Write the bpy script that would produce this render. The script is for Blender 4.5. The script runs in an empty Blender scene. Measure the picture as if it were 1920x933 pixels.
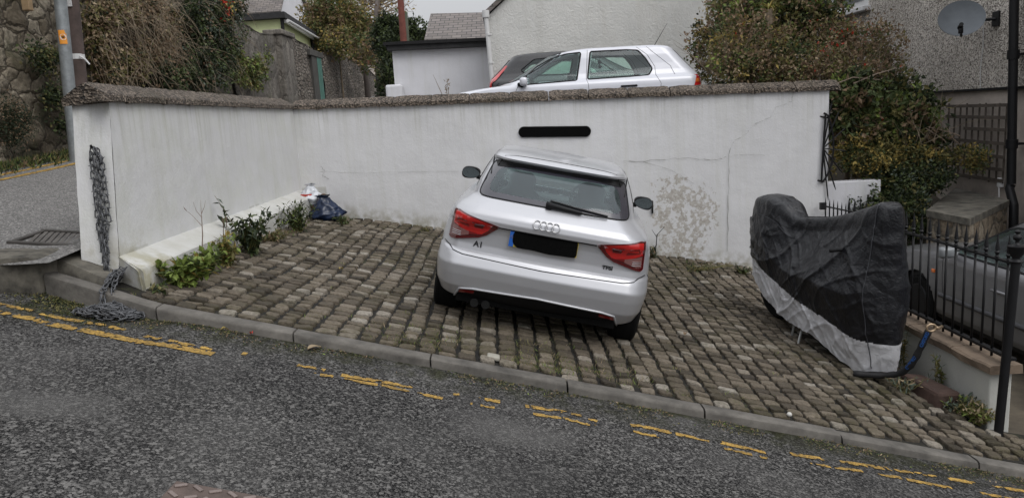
import bpy, bmesh, math, random
from mathutils import Vector, Matrix, noise, geometry
from mathutils.bvhtree import BVHTree
S = bpy.context.scene
COL = S.collection
PI = math.pi
rnd = random.Random(7)

# ------------------------------------------------------------------ camera, sky, sun, exposure
FPX = 1400.0; PITCH = math.radians(10.14); ROLL = math.radians(3.43); EYE = 1.6
H_ = Vector((1, 0, 0)); U_ = Vector((0, math.sin(PITCH), math.cos(PITCH))); F_ = Vector((0, math.cos(PITCH), -math.sin(PITCH)))
CR = H_ * math.cos(ROLL) - U_ * math.sin(ROLL); CU = H_ * math.sin(ROLL) + U_ * math.cos(ROLL)
cam = bpy.data.cameras.new('camera'); camo = bpy.data.objects.new('camera', cam); COL.objects.link(camo)
cam.sensor_width = 36; cam.lens = 36 * FPX / 1920; cam.clip_end = 2000; cam.clip_start = 0.05
m = Matrix((CR, CU, -F_)).transposed().to_4x4(); m.translation = Vector((0, 0, EYE)); camo.matrix_world = m
S.camera = camo
W = bpy.data.worlds.new('World'); S.world = W; W.use_nodes = True
nt = W.node_tree; nt.nodes.clear()
sky = nt.nodes.new('ShaderNodeTexSky'); sky.sky_type = 'NISHITA'; sky.sun_disc = False
SUN_EL = math.radians(50); SUN_ROT = math.radians(140)
sky.sun_elevation = SUN_EL; sky.sun_rotation = SUN_ROT; sky.dust_density = 4; sky.air_density = 1.0
hs = nt.nodes.new('ShaderNodeHueSaturation'); hs.inputs['Saturation'].default_value = 0.12
mxw = nt.nodes.new('ShaderNodeMix'); mxw.data_type = 'RGBA'; mxw.inputs[0].default_value = 0.7
mxw.inputs[7].default_value = (7.6, 7.75, 8.1, 1)
bg = nt.nodes.new('ShaderNodeBackground'); bg.inputs[1].default_value = 0.10
ow = nt.nodes.new('ShaderNodeOutputWorld')
nt.links.new(sky.outputs[0], hs.inputs['Color']); nt.links.new(hs.outputs[0], mxw.inputs[6])
tc = nt.nodes.new('ShaderNodeTexCoord'); sx_ = nt.nodes.new('ShaderNodeSeparateXYZ'); nt.links.new(tc.outputs['Generated'], sx_.inputs[0])
mr = nt.nodes.new('ShaderNodeMapRange'); mr.inputs['From Min'].default_value = 0; mr.inputs['From Max'].default_value = 1; mr.inputs['To Min'].default_value = .64; mr.inputs['To Max'].default_value = 2.1
nt.links.new(sx_.outputs[2], mr.inputs[0]); vm = nt.nodes.new('ShaderNodeVectorMath'); vm.operation = 'SCALE'   # overcast sky: brighter overhead than at the horizon
nt.links.new(mxw.outputs[2], vm.inputs[0]); nt.links.new(mr.outputs[0], vm.inputs['Scale']); nt.links.new(vm.outputs[0], bg.inputs[0]); nt.links.new(bg.outputs[0], ow.inputs[0])
sl = bpy.data.lights.new('sun', 'SUN'); sl.energy = 0.9; sl.angle = math.radians(40); sl.color = (1, 0.97, 0.93)
so = bpy.data.objects.new('sun', sl); COL.objects.link(so)
sd = Vector((math.sin(SUN_ROT) * math.cos(SUN_EL), math.cos(SUN_ROT) * math.cos(SUN_EL), math.sin(SUN_EL)))
so.rotation_euler = (-sd).to_track_quat('-Z', 'Y').to_euler()
S.view_settings.view_transform = 'Standard'; S.view_settings.look = 'None'; S.view_settings.gamma = 1
S.view_settings.exposure = 0.12

# ------------------------------------------------------------------ pixel (1920 px wide photograph) to world
def ray(u, v): return F_ + CR * ((u - 960) / FPX) - CU * ((v - 466.5) / FPX)
O_ = Vector((0, 0, EYE))
def at(u, v, Y): d = ray(u, v); return O_ + d * (Y / d.y)
def atx(u, v, X): d = ray(u, v); return O_ + d * (X / d.x)
def atz(u, v, z): d = ray(u, v); return O_ + d * ((z - EYE) / d.z)
def lerp(a, b, t): return a + (b - a) * t
def clamp(x, a, b): return max(a, min(b, x))
def interp(tab, x):
    if x <= tab[0][0]: return tab[0][1]
    for (a, b), (c, d) in zip(tab, tab[1:]):
        if x <= c: return b + (d - b) * (x - a) / (c - a)
    return tab[-1][1]
# ground heights
def yk(X): return 4.677 - .0437 * X + (0.30 * max(0, -2.36 - X) if X < -2.36 else 0)
def zk(X): return -.085 - .245 * X
def zroad(X, Y=0): return zk(X) - .055 - .09 * clamp((-2.1 - X) / .8, 0, 1)
def zcourt(X, Y):
    t = clamp((Y - yk(X)) / (10 - yk(X)), 0, 1.1); return lerp(zk(X), -.035 - .176 * X, t)
def zup(X, Y): return .84 - .12 * (clamp(X, -9, -3.47) + 3.47) + .055 * (Y - 5.55)
def atroad(u, v):
    d = ray(u, v); t = 5.0
    for _ in range(60): p = O_ + d * t; t += (p.z - zroad(p.x)) * 1.0
    return O_ + d * t
def nz(p, s=1.0): return noise.noise(Vector(p) * s)

# ------------------------------------------------------------------ materials
MAT = {}
class G:
    def __init__(s, name):
        s.m = bpy.data.materials.new(name); s.m.use_nodes = True; s.t = s.m.node_tree; s.t.nodes.clear()
        s.out = s.n('ShaderNodeOutputMaterial'); s.co = s.n('ShaderNodeTexCoord').outputs['Object']
    def n(s, k, **kw):
        n = s.t.nodes.new(k)
        for a, b in kw.items(): setattr(n, a, b)
        return n
    def l(s, a, b): s.t.links.new(a, b)
    def noise(s, scale, detail=4, rough=.55, vec=None, dist=0):
        n = s.n('ShaderNodeTexNoise'); n.inputs['Scale'].default_value = scale; n.inputs['Detail'].default_value = detail
        n.inputs['Roughness'].default_value = rough; n.inputs['Distortion'].default_value = dist; s.l(vec or s.co, n.inputs['Vector']); return n.outputs['Fac']
    def vor(s, scale, feat='F1', out='Distance', vec=None, rand=1):
        n = s.n('ShaderNodeTexVoronoi', feature=feat); n.inputs['Scale'].default_value = scale; n.inputs['Randomness'].default_value = rand
        s.l(vec or s.co, n.inputs['Vector']); return n.outputs[out]
    def scale(s, v, vec=None, loc=(0, 0, 0)):
        n = s.n('ShaderNodeMapping'); n.inputs['Scale'].default_value = v; n.inputs['Location'].default_value = loc; s.l(vec or s.co, n.inputs['Vector']); return n.outputs[0]
    def ramp(s, fac, stops, interp='LINEAR'):
        n = s.n('ShaderNodeValToRGB'); n.color_ramp.interpolation = interp; e = n.color_ramp.elements
        while len(e) < len(stops): e.new(.5)
        for x, (p, c) in zip(e, stops):
            x.position = p; x.color = (c, c, c, 1) if isinstance(c, (int, float)) else (*c, 1)
        s.l(fac, n.inputs[0]); return n.outputs[0]
    def mix(s, f, a, b, mode='MIX'):
        n = s.n('ShaderNodeMix', data_type='RGBA', blend_type=mode)
        for i, x in ((0, f), (6, a), (7, b)):
            if isinstance(x, (int, float)): n.inputs[i].default_value = x if i == 0 else (x, x, x, 1)
            elif isinstance(x, tuple): n.inputs[i].default_value = (*x, 1)
            else: s.l(x, n.inputs[i])
        return n.outputs[2]
    def math(s, op, a, b=0, c=None):
        n = s.n('ShaderNodeMath', operation=op)
        for i, x in enumerate((a, b) if c is None else (a, b, c)):
            if isinstance(x, (int, float)): n.inputs[i].default_value = x
            else: s.l(x, n.inputs[i])
        return n.outputs[0]
    def sep(s, vec=None):
        n = s.n('ShaderNodeSeparateXYZ'); s.l(vec or s.co, n.inputs[0]); return n.outputs
    def pbsdf(s, col, rough=.8, metal=0, bump=None, bs=.5, bd=.01, coat=0, spec=.5):
        p = s.n('ShaderNodeBsdfPrincipled')
        for k, x in (('Base Color', col), ('Roughness', rough), ('Metallic', metal), ('Coat Weight', coat), ('Specular IOR Level', spec)):
            if isinstance(x, (int, float)): p.inputs[k].default_value = x
            elif isinstance(x, tuple): p.inputs[k].default_value = (*x, 1)
            else: s.l(x, p.inputs[k])
        if bump is not None:
            b = s.n('ShaderNodeBump'); b.inputs['Strength'].default_value = bs; b.inputs['Distance'].default_value = bd
            s.l(bump, b.inputs['Height']); s.l(b.outputs[0], p.inputs['Normal'])
        s.l(p.outputs[0], s.out.inputs[0]); return p
def simple(name, c, rough=.7, metal=0, var=.25, vs=6, bs=.2, bscale=60, coat=0, spec=.5):
    if name in MAT: return MAT[name]
    g = G(name); f = g.noise(vs, 7, .68)
    a = tuple(x * (1 - var) for x in c); b = tuple(min(1, x * (1 + var)) for x in c)
    g.pbsdf(g.ramp(f, [(.3, a), (.7, b)]), rough, metal, g.noise(bscale, 3) if bs else None, bs, .004, coat, spec)
    MAT[name] = g.m; return g.m

def mat_render(name='white_render', base=(.62, .62, .63), extra=True):
    g = G(name); x, y, z = g.sep()
    f = g.noise(3, 6); big = g.noise(.7, 3)
    col = g.mix(g.ramp(f, [(.35, 0), (.7, 1)]), tuple(c * .93 for c in base), base)
    # vertical streaks washed down from the coping
    st = g.noise(1, 5, .7, g.scale((9, 9, .35)))
    col = g.mix(g.math('MULTIPLY', g.ramp(st, [(.5, 0), (.75, 1)]), .35), col, (.46, .46, .40))
    if extra:
        zz = g.math('SUBTRACT', 1.95, z)   # below the coping
        mk = g.math('MULTIPLY', g.ramp(g.math('DIVIDE', zz, .9), [(.12, 1), (.8, 0)]), g.ramp(g.noise(1, 4, .7, g.scale((22, 22, .5))), [(.48, 0), (.68, 1)]))
        col = g.mix(g.math('MULTIPLY', mk, .5), col, (.30, .30, .24))
        # corner algae, plinth tint
        cx = g.math('ADD', x, 2.9); cm = g.ramp(g.math('ABSOLUTE', cx), [(.0, .5), (.45, 0)])
        col = g.mix(g.math('MULTIPLY', g.math('MULTIPLY', cm, g.ramp(y, [(0, 1), (1, 1)])), g.ramp(g.noise(4, 4), [(.4, .1), (.7, .6)])), col, (.50, .52, .40))
        # peeling patch at the car's right
        def patch(cx_, cz_, sx, sz):
            a = g.math('DIVIDE', g.math('SUBTRACT', x, cx_), sx); b = g.math('DIVIDE', g.math('SUBTRACT', z, cz_), sz)
            d = g.math('SQRT', g.math('ADD', g.math('MULTIPLY', a, a), g.math('MULTIPLY', b, b)))
            return g.ramp(d, [(.55, 1), (1, 0)])
        pm = g.math('MAXIMUM', g.math('MAXIMUM', patch(2.35, .15, .62, .60), patch(2.3, -.3, .45, .35)), g.math('MULTIPLY', patch(2.2, .55, .4, .2), .75))
        sidem = g.math('GREATER_THAN', x, 0)
        n2 = g.noise(15, 8, .72)
        pk = g.ramp(g.math('ADD', n2, g.math('MULTIPLY', pm, .20)), [(.672, 0), (.70, .75)])
        pk = g.math('MULTIPLY', g.math('MULTIPLY', pk, sidem), g.ramp(pm, [(0, 0), (.12, 1)]))
        col = g.mix(pk, col, g.ramp(g.noise(25, 4), [(.3, (.22, .19, .15)), (.7, (.45, .42, .37))]))
        # dirty foot of the wall
        zg = g.math('ADD', z, g.math('MULTIPLY', x, .176))
        foot = g.math('MULTIPLY', g.ramp(g.math('ADD', zg, .035), [(.02, 1), (.22, 0)]), g.ramp(g.noise(9, 6), [(.38, 0), (.62, 1)]))
        col = g.mix(g.math('MULTIPLY', foot, .75), col, (.24, .22, .15))
        # bare end-foot by the kerb
        e = g.math('MULTIPLY', g.math('LESS_THAN', y, 5.75), g.ramp(z, [(.66, 1), (.95, 0)]))
        pt_ = g.math('MULTIPLY', g.math('MULTIPLY', g.math('GREATER_THAN', x, -2.838), g.math('LESS_THAN', z, .785)), g.math('LESS_THAN', x, -2.5)); col = g.mix(g.math('MULTIPLY', pt_, g.ramp(g.noise(5, 5), [(.3, .35), (.7, .9)])), col, (.42, .415, .375))  # plinth beige, darkened in colour to offset the light on its sloped top
        col = g.mix(g.math('MULTIPLY', e, g.ramp(g.noise(7, 6), [(.42, 0), (.6, .85)])), col, (.30, .28, .19))
    bh = g.math('ADD', g.math('MULTIPLY', g.noise(7, 5, .6), .7), g.math('MULTIPLY', g.noise(60, 4, .6), .25))
    g.pbsdf(col, .85, 0, bh, .4, .025)
    MAT[name] = g.m; return g.m
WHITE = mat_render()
WHITE2 = mat_render('white_render_plain', (.63, .63, .66), False)
def mat_rough_render():
    g = G('rough_white_render'); f = g.noise(2, 5)
    col = g.mix(g.ramp(f, [(.3, 0), (.7, 1)]), (.58, .58, .56), (.66, .655, .63))
    st = g.noise(1, 5, .7, g.scale((3, 3, .3)))
    col = g.mix(g.math('MULTIPLY', g.ramp(st, [(.5, 0), (.8, 1)]), .4), col, (.46, .44, .39))
    bh = g.noise(9, 6, .7, None, 2.0)
    g.pbsdf(col, .9, 0, bh, .7, .035); MAT['rough_white_render'] = g.m; return g.m
RWHITE = mat_rough_render()
def mat_pebble():
    g = G('pebbledash'); d = g.vor(58); c = g.vor(58, out='Color')
    cs = g.sep(c)[0]
    col = g.ramp(cs, [(.0, (.06, .052, .045)), (.2, (.28, .25, .22)), (.5, (.50, .46, .41)), (1, (.74, .69, .63))], 'LINEAR')
    col = g.mix(g.ramp(g.noise(1.2, 5), [(.4, 0), (.75, .4)]), col, (.17, .15, .12))
    g.pbsdf(col, .9, 0, d, .9, .02); return g.m
PEBBLE = mat_pebble()
def mat_asphalt(name, dark=(.006, .006, .0065), light=(.175, .17, .163), patch=(.085, .083, .08)):
    g = G(name); x, y, z = g.sep()
    c = g.sep(g.vor(98, out='Color'))[0]; c2 = g.sep(g.vor(210, out='Color'))[1]; c3 = g.sep(g.vor(60, out='Color'))[2]
    sp = g.ramp(c, [(.50, 0), (1, 1)]); sp2 = g.ramp(c2, [(.5, 0), (1, 1)])
    f = g.math('MAXIMUM', sp, g.math('MULTIPLY', sp2, .55)); f = g.math('MAXIMUM', f, g.ramp(c3, [(.93, 0), (.97, 1)]))
    col = g.mix(f, dark, light)
    def blob(cx, cy, rx, ry):
        a = g.math('DIVIDE', g.math('SUBTRACT', x, cx), rx); b = g.math('DIVIDE', g.math('SUBTRACT', y, cy), ry)
        return g.ramp(g.math('ADD', g.math('ADD', g.math('MULTIPLY', a, a), g.math('MULTIPLY', b, b)), g.math('MULTIPLY', g.math('SUBTRACT', g.noise(5, 6, .7), .5), 2.2)), [(.1, 1), (1, 0)])
    w = g.math('MULTIPLY', g.ramp(g.noise(1.1, 7, .65), [(.46, 0), (.68, 1)]), .7)
    w = g.math('MAXIMUM', w, g.math('MAXIMUM', g.math('MULTIPLY', blob(-.08, 3.9, .45, .30), .9), g.math('MULTIPLY', blob(-2.3, 3.35, .5, .22), .9)))
    if name != 'asphalt': w = .3
    col = g.mix(g.math('MULTIPLY', w, .6), col, g.mix(g.noise(160, 3), patch, tuple(k * 2 for k in patch)))
    dk = g.ramp(g.noise(.8, 5, .6, g.scale((1, 1, 1), loc=(7, 3, 0))), [(.5, 0), (.7, .55 if name == 'asphalt' else .1)]); col = g.mix(dk, col, g.mix(.6, col, dark))
    kd = g.math('SUBTRACT', g.math('SUBTRACT', 4.677, g.math('MULTIPLY', x, .0437)), y)
    mm = g.math('MULTIPLY', g.ramp(kd, [(.0, 1), (.40, 0)]), g.ramp(g.noise(6, 6, .65), [(.38, 0), (.58, 1)])); mm = g.math('MULTIPLY', mm, g.math('GREATER_THAN', kd, -.4 if name == 'asphalt' else 50))
    col = g.mix(g.math('MULTIPLY', mm, .9), col, g.ramp(g.noise(20, 4), [(.3, (.008, .007, .004)), (.7, (.035, .038, .012))]))
    bh = g.math('ADD', g.vor(105), g.math('MULTIPLY', g.noise(150, 3), .6))
    g.pbsdf(col, .85, 0, bh, .8 if name == 'asphalt' else .3, .01, spec=.15); MAT[name] = g.m; return g.m
ASPH = mat_asphalt('asphalt')
ASPH2 = mat_asphalt('old_asphalt', (.055, .054, .053), (.30, .29, .28), (.16, .156, .15))
def mat_sett():
    g = G('granite_sett'); at_ = g.n('ShaderNodeAttribute'); at_.attribute_name = 'tone'; v = at_.outputs['Fac']
    col = g.ramp(v, [(0, (.065, .053, .04)), (.35, (.155, .127, .094)), (.7, (.262, .218, .165)), (1, (.46, .42, .36))])
    f = g.noise(45, 6, .7); col = g.mix(g.ramp(f, [(.3, .65), (.75, 0)]), col, (.022, .019, .015))
    ms = g.ramp(g.noise(1.3, 6, .65), [(.45, 0), (.63, 1)])
    col = g.mix(g.math('MULTIPLY', ms, g.ramp(g.noise(14, 5), [(.4, .1), (.65, .7)])), col, (.06, .055, .02))
    g.pbsdf(col, .8, 0, g.math('ADD', g.noise(28, 6, .7), g.math('MULTIPLY', g.noise(110, 3), .3)), .95, .03, spec=.3); return g.m
SETT = mat_sett()
def mat_joint():
    g = G('joint_dirt'); col = g.ramp(g.noise(5, 7, .7), [(.38, (.004, .0035, .003)), (.56, (.012, .010, .006)), (.68, (.032, .036, .010))])
    g.pbsdf(col, .95, 0, g.noise(60, 4), 1, .01); return g.m
JOINT = mat_joint()
def mat_stone(name, cell, c0, c1, joint, dark, ivy=.0, stretch=(1, 1, 1.3), jw=.06, warp=.45, bstr=1, streak=0):
    g = G(name)
    w = g.n('ShaderNodeVectorMath', operation='ADD'); nn = g.n('ShaderNodeTexNoise'); nn.inputs['Scale'].default_value = cell * 2.2; nn.inputs['Detail'].default_value = 4
    g.l(g.co, nn.inputs['Vector']); sc = g.n('ShaderNodeVectorMath', operation='SCALE'); sc.inputs[3].default_value = warp / cell
    g.l(nn.outputs['Color'], sc.inputs[0]); g.l(g.co, w.inputs[0]); g.l(sc.outputs[0], w.inputs[1])
    vec = g.scale(stretch, w.outputs[0])
    de = g.vor(cell, 'DISTANCE_TO_EDGE', vec=vec); c = g.sep(g.vor(cell, out='Color', vec=vec))
    col = g.mix(c[0], c0, c1)
    col = g.mix(g.ramp(g.noise(14, 7, .7), [(.35, .75), (.7, 0)]), col, dark)
    col = g.mix(g.ramp(g.noise(.8, 5, .6), [(.47, 0), (.66, .85)]), col, dark)
    jm = g.ramp(de, [(jw * .3, 1), (jw, 0)])
    col = g.mix(jm, col, joint)
    if streak: col = g.mix(g.math('MULTIPLY', g.ramp(g.noise(1, 6, .7, g.scale((5, 5, .5))), [(.42, 0), (.62, 1)]), streak), col, dark)
    if ivy: col = g.mix(g.math('MULTIPLY', g.ramp(g.noise(1.7, 7, .7), [(.53, 0), (.62, 1)]), ivy), col, (.05, .055, .018))
    bh = g.math('ADD', g.ramp(de, [(0, 0), (.16, 1)]), g.math('MULTIPLY', g.noise(11, 7, .75), 1.3))
    g.pbsdf(col, .92, 0, bh, bstr, .06); MAT[name] = g.m; return g.m
STONE_NEAR = mat_stone('rubble_stone', 3.6, (.22, .18, .125), (.50, .44, .34), (.07, .054, .036), (.07, .054, .034), .5, (1, 1, 1.25), .05)
STONE_FAR = mat_stone('coursed_rubble', 4.5, (.24, .20, .165), (.46, .41, .35), (.028, .024, .02), (.07, .058, .048), .2, (1, 1, 1.9), .08)
STONE_DARK = mat_stone('dark_block_stone', 2.4, (.19, .175, .15), (.33, .30, .26), (.08, .07, .06), (.09, .08, .07), .3, (1, 1, .6), .03, .6, .6, .7)
STONE_CLAD = mat_stone('stone_cladding', 4.2, (.30, .24, .17), (.42, .37, .29), (.13, .115, .09), (.16, .12, .08), 0, (1, 1, 1.1), .07)
def mat_coping():
    g = G('aggregate_coping'); c = g.sep(g.vor(55, out='Color'))[0]
    col = g.ramp(c, [(0, (.020, .017, .014)), (.5, (.105, .082, .064)), (1, (.27, .22, .175))])
    col = g.mix(g.ramp(g.noise(3, 6), [(.45, 0), (.7, .6)]), col, (.08, .065, .045))
    g.pbsdf(col, .9, 0, g.math('ADD', g.vor(55), g.noise(35, 5)), 1, .03); return g.m
COPING = mat_coping()
def mat_slate():
    g = G('slate_roof'); b = g.n('ShaderNodeTexBrick'); b.inputs['Scale'].default_value = 1
    b.inputs['Brick Width'].default_value = .26; b.inputs['Row Height'].default_value = .13; b.inputs['Mortar Size'].default_value = .012
    b.inputs['Color1'].default_value = (.12, .105, .10, 1); b.inputs['Color2'].default_value = (.20, .175, .165, 1); b.inputs['Mortar'].default_value = (.03, .03, .03, 1)
    sx = g.sep(); cb = g.n('ShaderNodeCombineXYZ'); g.l(sx[0], cb.inputs[0]); g.l(g.math('MULTIPLY', sx[2], 1.4), cb.inputs[1]); g.l(cb.outputs[0], b.inputs['Vector'])
    col = g.mix(g.ramp(g.noise(3, 5), [(.4, 0), (.7, .5)]), b.outputs[0], (.15, .13, .11))
    g.pbsdf(col, .8, 0, b.outputs['Fac'], .4, -.02); return g.m
SLATE = mat_slate()
CONC = simple('kerb_granite', (.105, .097, .086), .9, var=.5, vs=5, bs=.8, bscale=40)
CONC_D = simple('stained_concrete', (.085, .078, .064), .92, var=.8, vs=6, bs=1, bscale=18)
def mat_yellow():
    g = G('worn_yellow_paint'); c = g.ramp(g.noise(7, 5), [(.3, (.36, .22, .055)), (.7, (.52, .33, .085))])
    c = g.mix(g.ramp(g.noise(70, 5, .7), [(.40, .7), (.54, 0)]), c, (.035, .03, .022)); c = g.mix(g.ramp(g.noise(12, 5, .7), [(.40, .45), (.56, 0)]), c, (.06, .05, .03))
    g.pbsdf(c, .85, 0, g.noise(90, 4), .8, .008, spec=.2); MAT['worn_yellow_paint'] = g.m; return g.m
YELLOW = mat_yellow()
YELLOW_ = simple('yellow_road_paint', (.40, .245, .06), .85, var=.3, vs=14, bs=.5)
def mat_iron(): return simple('black_iron', (.010, .010, .011), .45, 0, var=.3, bs=.15, bscale=120)
IRON = simple('black_iron', (.006, .006, .007), .5, 0, var=.3, bs=.15, bscale=120, spec=.3)
GALV = simple('galvanised_steel', (.26, .28, .29), .5, .4, var=.25, vs=12)
CHAINM = simple('weathered_chain', (.095, .098, .105), .5, .4, var=.4, vs=30)
WOODP = simple('weathered_wood', (.10, .085, .075), .9, var=.4, vs=5, bs=.8)
REDPOLE = simple('red_brown_pole', (.15, .045, .032), .8, var=.3)
BROWNW = simple('trellis_wood', (.075, .060, .048), .9, var=.45, vs=14, bs=.6)
LIME = simple('lime_render', (.60, .65, .36), .85, var=.08, vs=3)
SMOOTHB = simple('beige_render', (.42, .37, .33), .9, var=.3, vs=2.5, bs=.6, bscale=12)
BLACKP = simple('black_plastic', (.007, .007, .008), .5, var=.1, bs=0, spec=.25)
RUBBER = simple('tyre_rubber', (.006, .006, .006), .9, var=.2, spec=.15)
DARKIN = simple('dark_cabin', (.05, .055, .06), .8, var=.1, bs=0)
GREYIN = simple('seat_fabric', (.11, .12, .13), .9, var=.1, bs=.3)
CHROME = simple('chrome', (.45, .45, .46), .15, 1, var=.03, bs=0)
ALLOY = simple('alloy_wheel', (.38, .38, .38), .35, .7, var=.05, bs=0)
TIMBER = simple('old_timber_fascia', (.02, .02, .021), .8, var=.5, vs=9)
SANDST = simple('sandstone_coping', (.155, .115, .082), .9, var=.4, vs=5, bs=.9, bscale=30)
REDB = simple('red_brown_block', (.06, .035, .027), .9, var=.4, vs=9, bs=1, bscale=30)
EARTH = simple('earth', (.05, .042, .03), .95, var=.5, vs=4, bs=1)
RUST = simple('rusty_iron', (.095, .070, .060), .75, .2, var=.35, vs=9, bs=.6)
WHITEP = simple('white_plastic', (.60, .60, .60), .5, var=.05, bs=0)
def paint(name, c, metal=.5, rough=.32):
    g = G(name); fl = g.noise(900, 1); col = g.mix(g.ramp(fl, [(.4, 0), (.6, .12)]), c, tuple(min(1, k * 1.25) for k in c))
    dirt_haze = g.ramp(g.noise(5, 6, .65), [(.55, 0), (.8, .25)]); col = g.mix(dirt_haze, col, tuple(k * .8 for k in c))
    p = g.pbsdf(col, g.ramp(g.noise(6, 4), [(.3, rough), (.8, rough + .1)]), metal, coat=.7); p.inputs['Coat Roughness'].default_value = .12; return g.m
SILVER = paint('silver_paint', (.46, .465, .49), .35, .32)
CARWHITE = paint('pearl_white_paint', (.56, .57, .62), .1, .3)
CARBLACK = paint('black_car_paint', (.010, .010, .012), .2, .25)
CARGREY = paint('grey_car_paint', (.17, .17, .178), .5, .4)
def glass(name, tint, refl=1.0, dirt_haze=.0, dc=(.5, .6, .58)):
    g = G(name); tr = g.n('ShaderNodeBsdfTransparent'); tr.inputs[0].default_value = (*tint, 1)
    gl = g.n('ShaderNodeBsdfGlossy'); gl.inputs['Roughness'].default_value = .03; gl.inputs[0].default_value = (.9, .95, 1, 1)
    fr = g.n('ShaderNodeFresnel'); fr.inputs[0].default_value = 1.5; mx = g.n('ShaderNodeMixShader')
    g.l(g.math('MULTIPLY', fr.outputs[0], refl), mx.inputs[0]); g.l(tr.outputs[0], mx.inputs[1]); g.l(gl.outputs[0], mx.inputs[2]); o = mx.outputs[0]
    if dirt_haze:  # diffuse film: dirt plus sky glare put into the glass colour
        df = g.n('ShaderNodeBsdfDiffuse'); df.inputs[0].default_value = (*dc, 1); m2 = g.n('ShaderNodeMixShader')
        g.l(g.math('MULTIPLY', g.ramp(g.noise(4, 5), [(.3, .6), (.7, 1)]), dirt_haze), m2.inputs[0]); g.l(o, m2.inputs[1]); g.l(df.outputs[0], m2.inputs[2]); o = m2.outputs[0]
    g.l(o, g.out.inputs[0]); return g.m
GLASS = glass('rear_screen_glass', (.86, .97, .95), 1.4, .08, (.42, .54, .56))
GLASSG = glass('greenish_glass', (.80, .96, .90), .9, .06)
GLASSW = glass('house_window_glass', (.2, .22, .24), 3, .1)
FRIT = simple('dark_glass_border', (.035, .034, .045), .12, var=.05, bs=0, coat=.6)
def lens(name, c, rough=.12): return simple(name, c, rough, var=.06, vs=30, bs=0, coat=1)
LRED = lens('red_lens', (.46, .014, .014)); LDARK = lens('dark_red_lens', (.09, .006, .007)); LCLEAR = lens('clear_lens', (.20, .09, .085)); LORANGE = lens('amber_lens', (.65, .16, .03))
REDG = lens('deep_red_lens', (.16, .008, .008))

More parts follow.
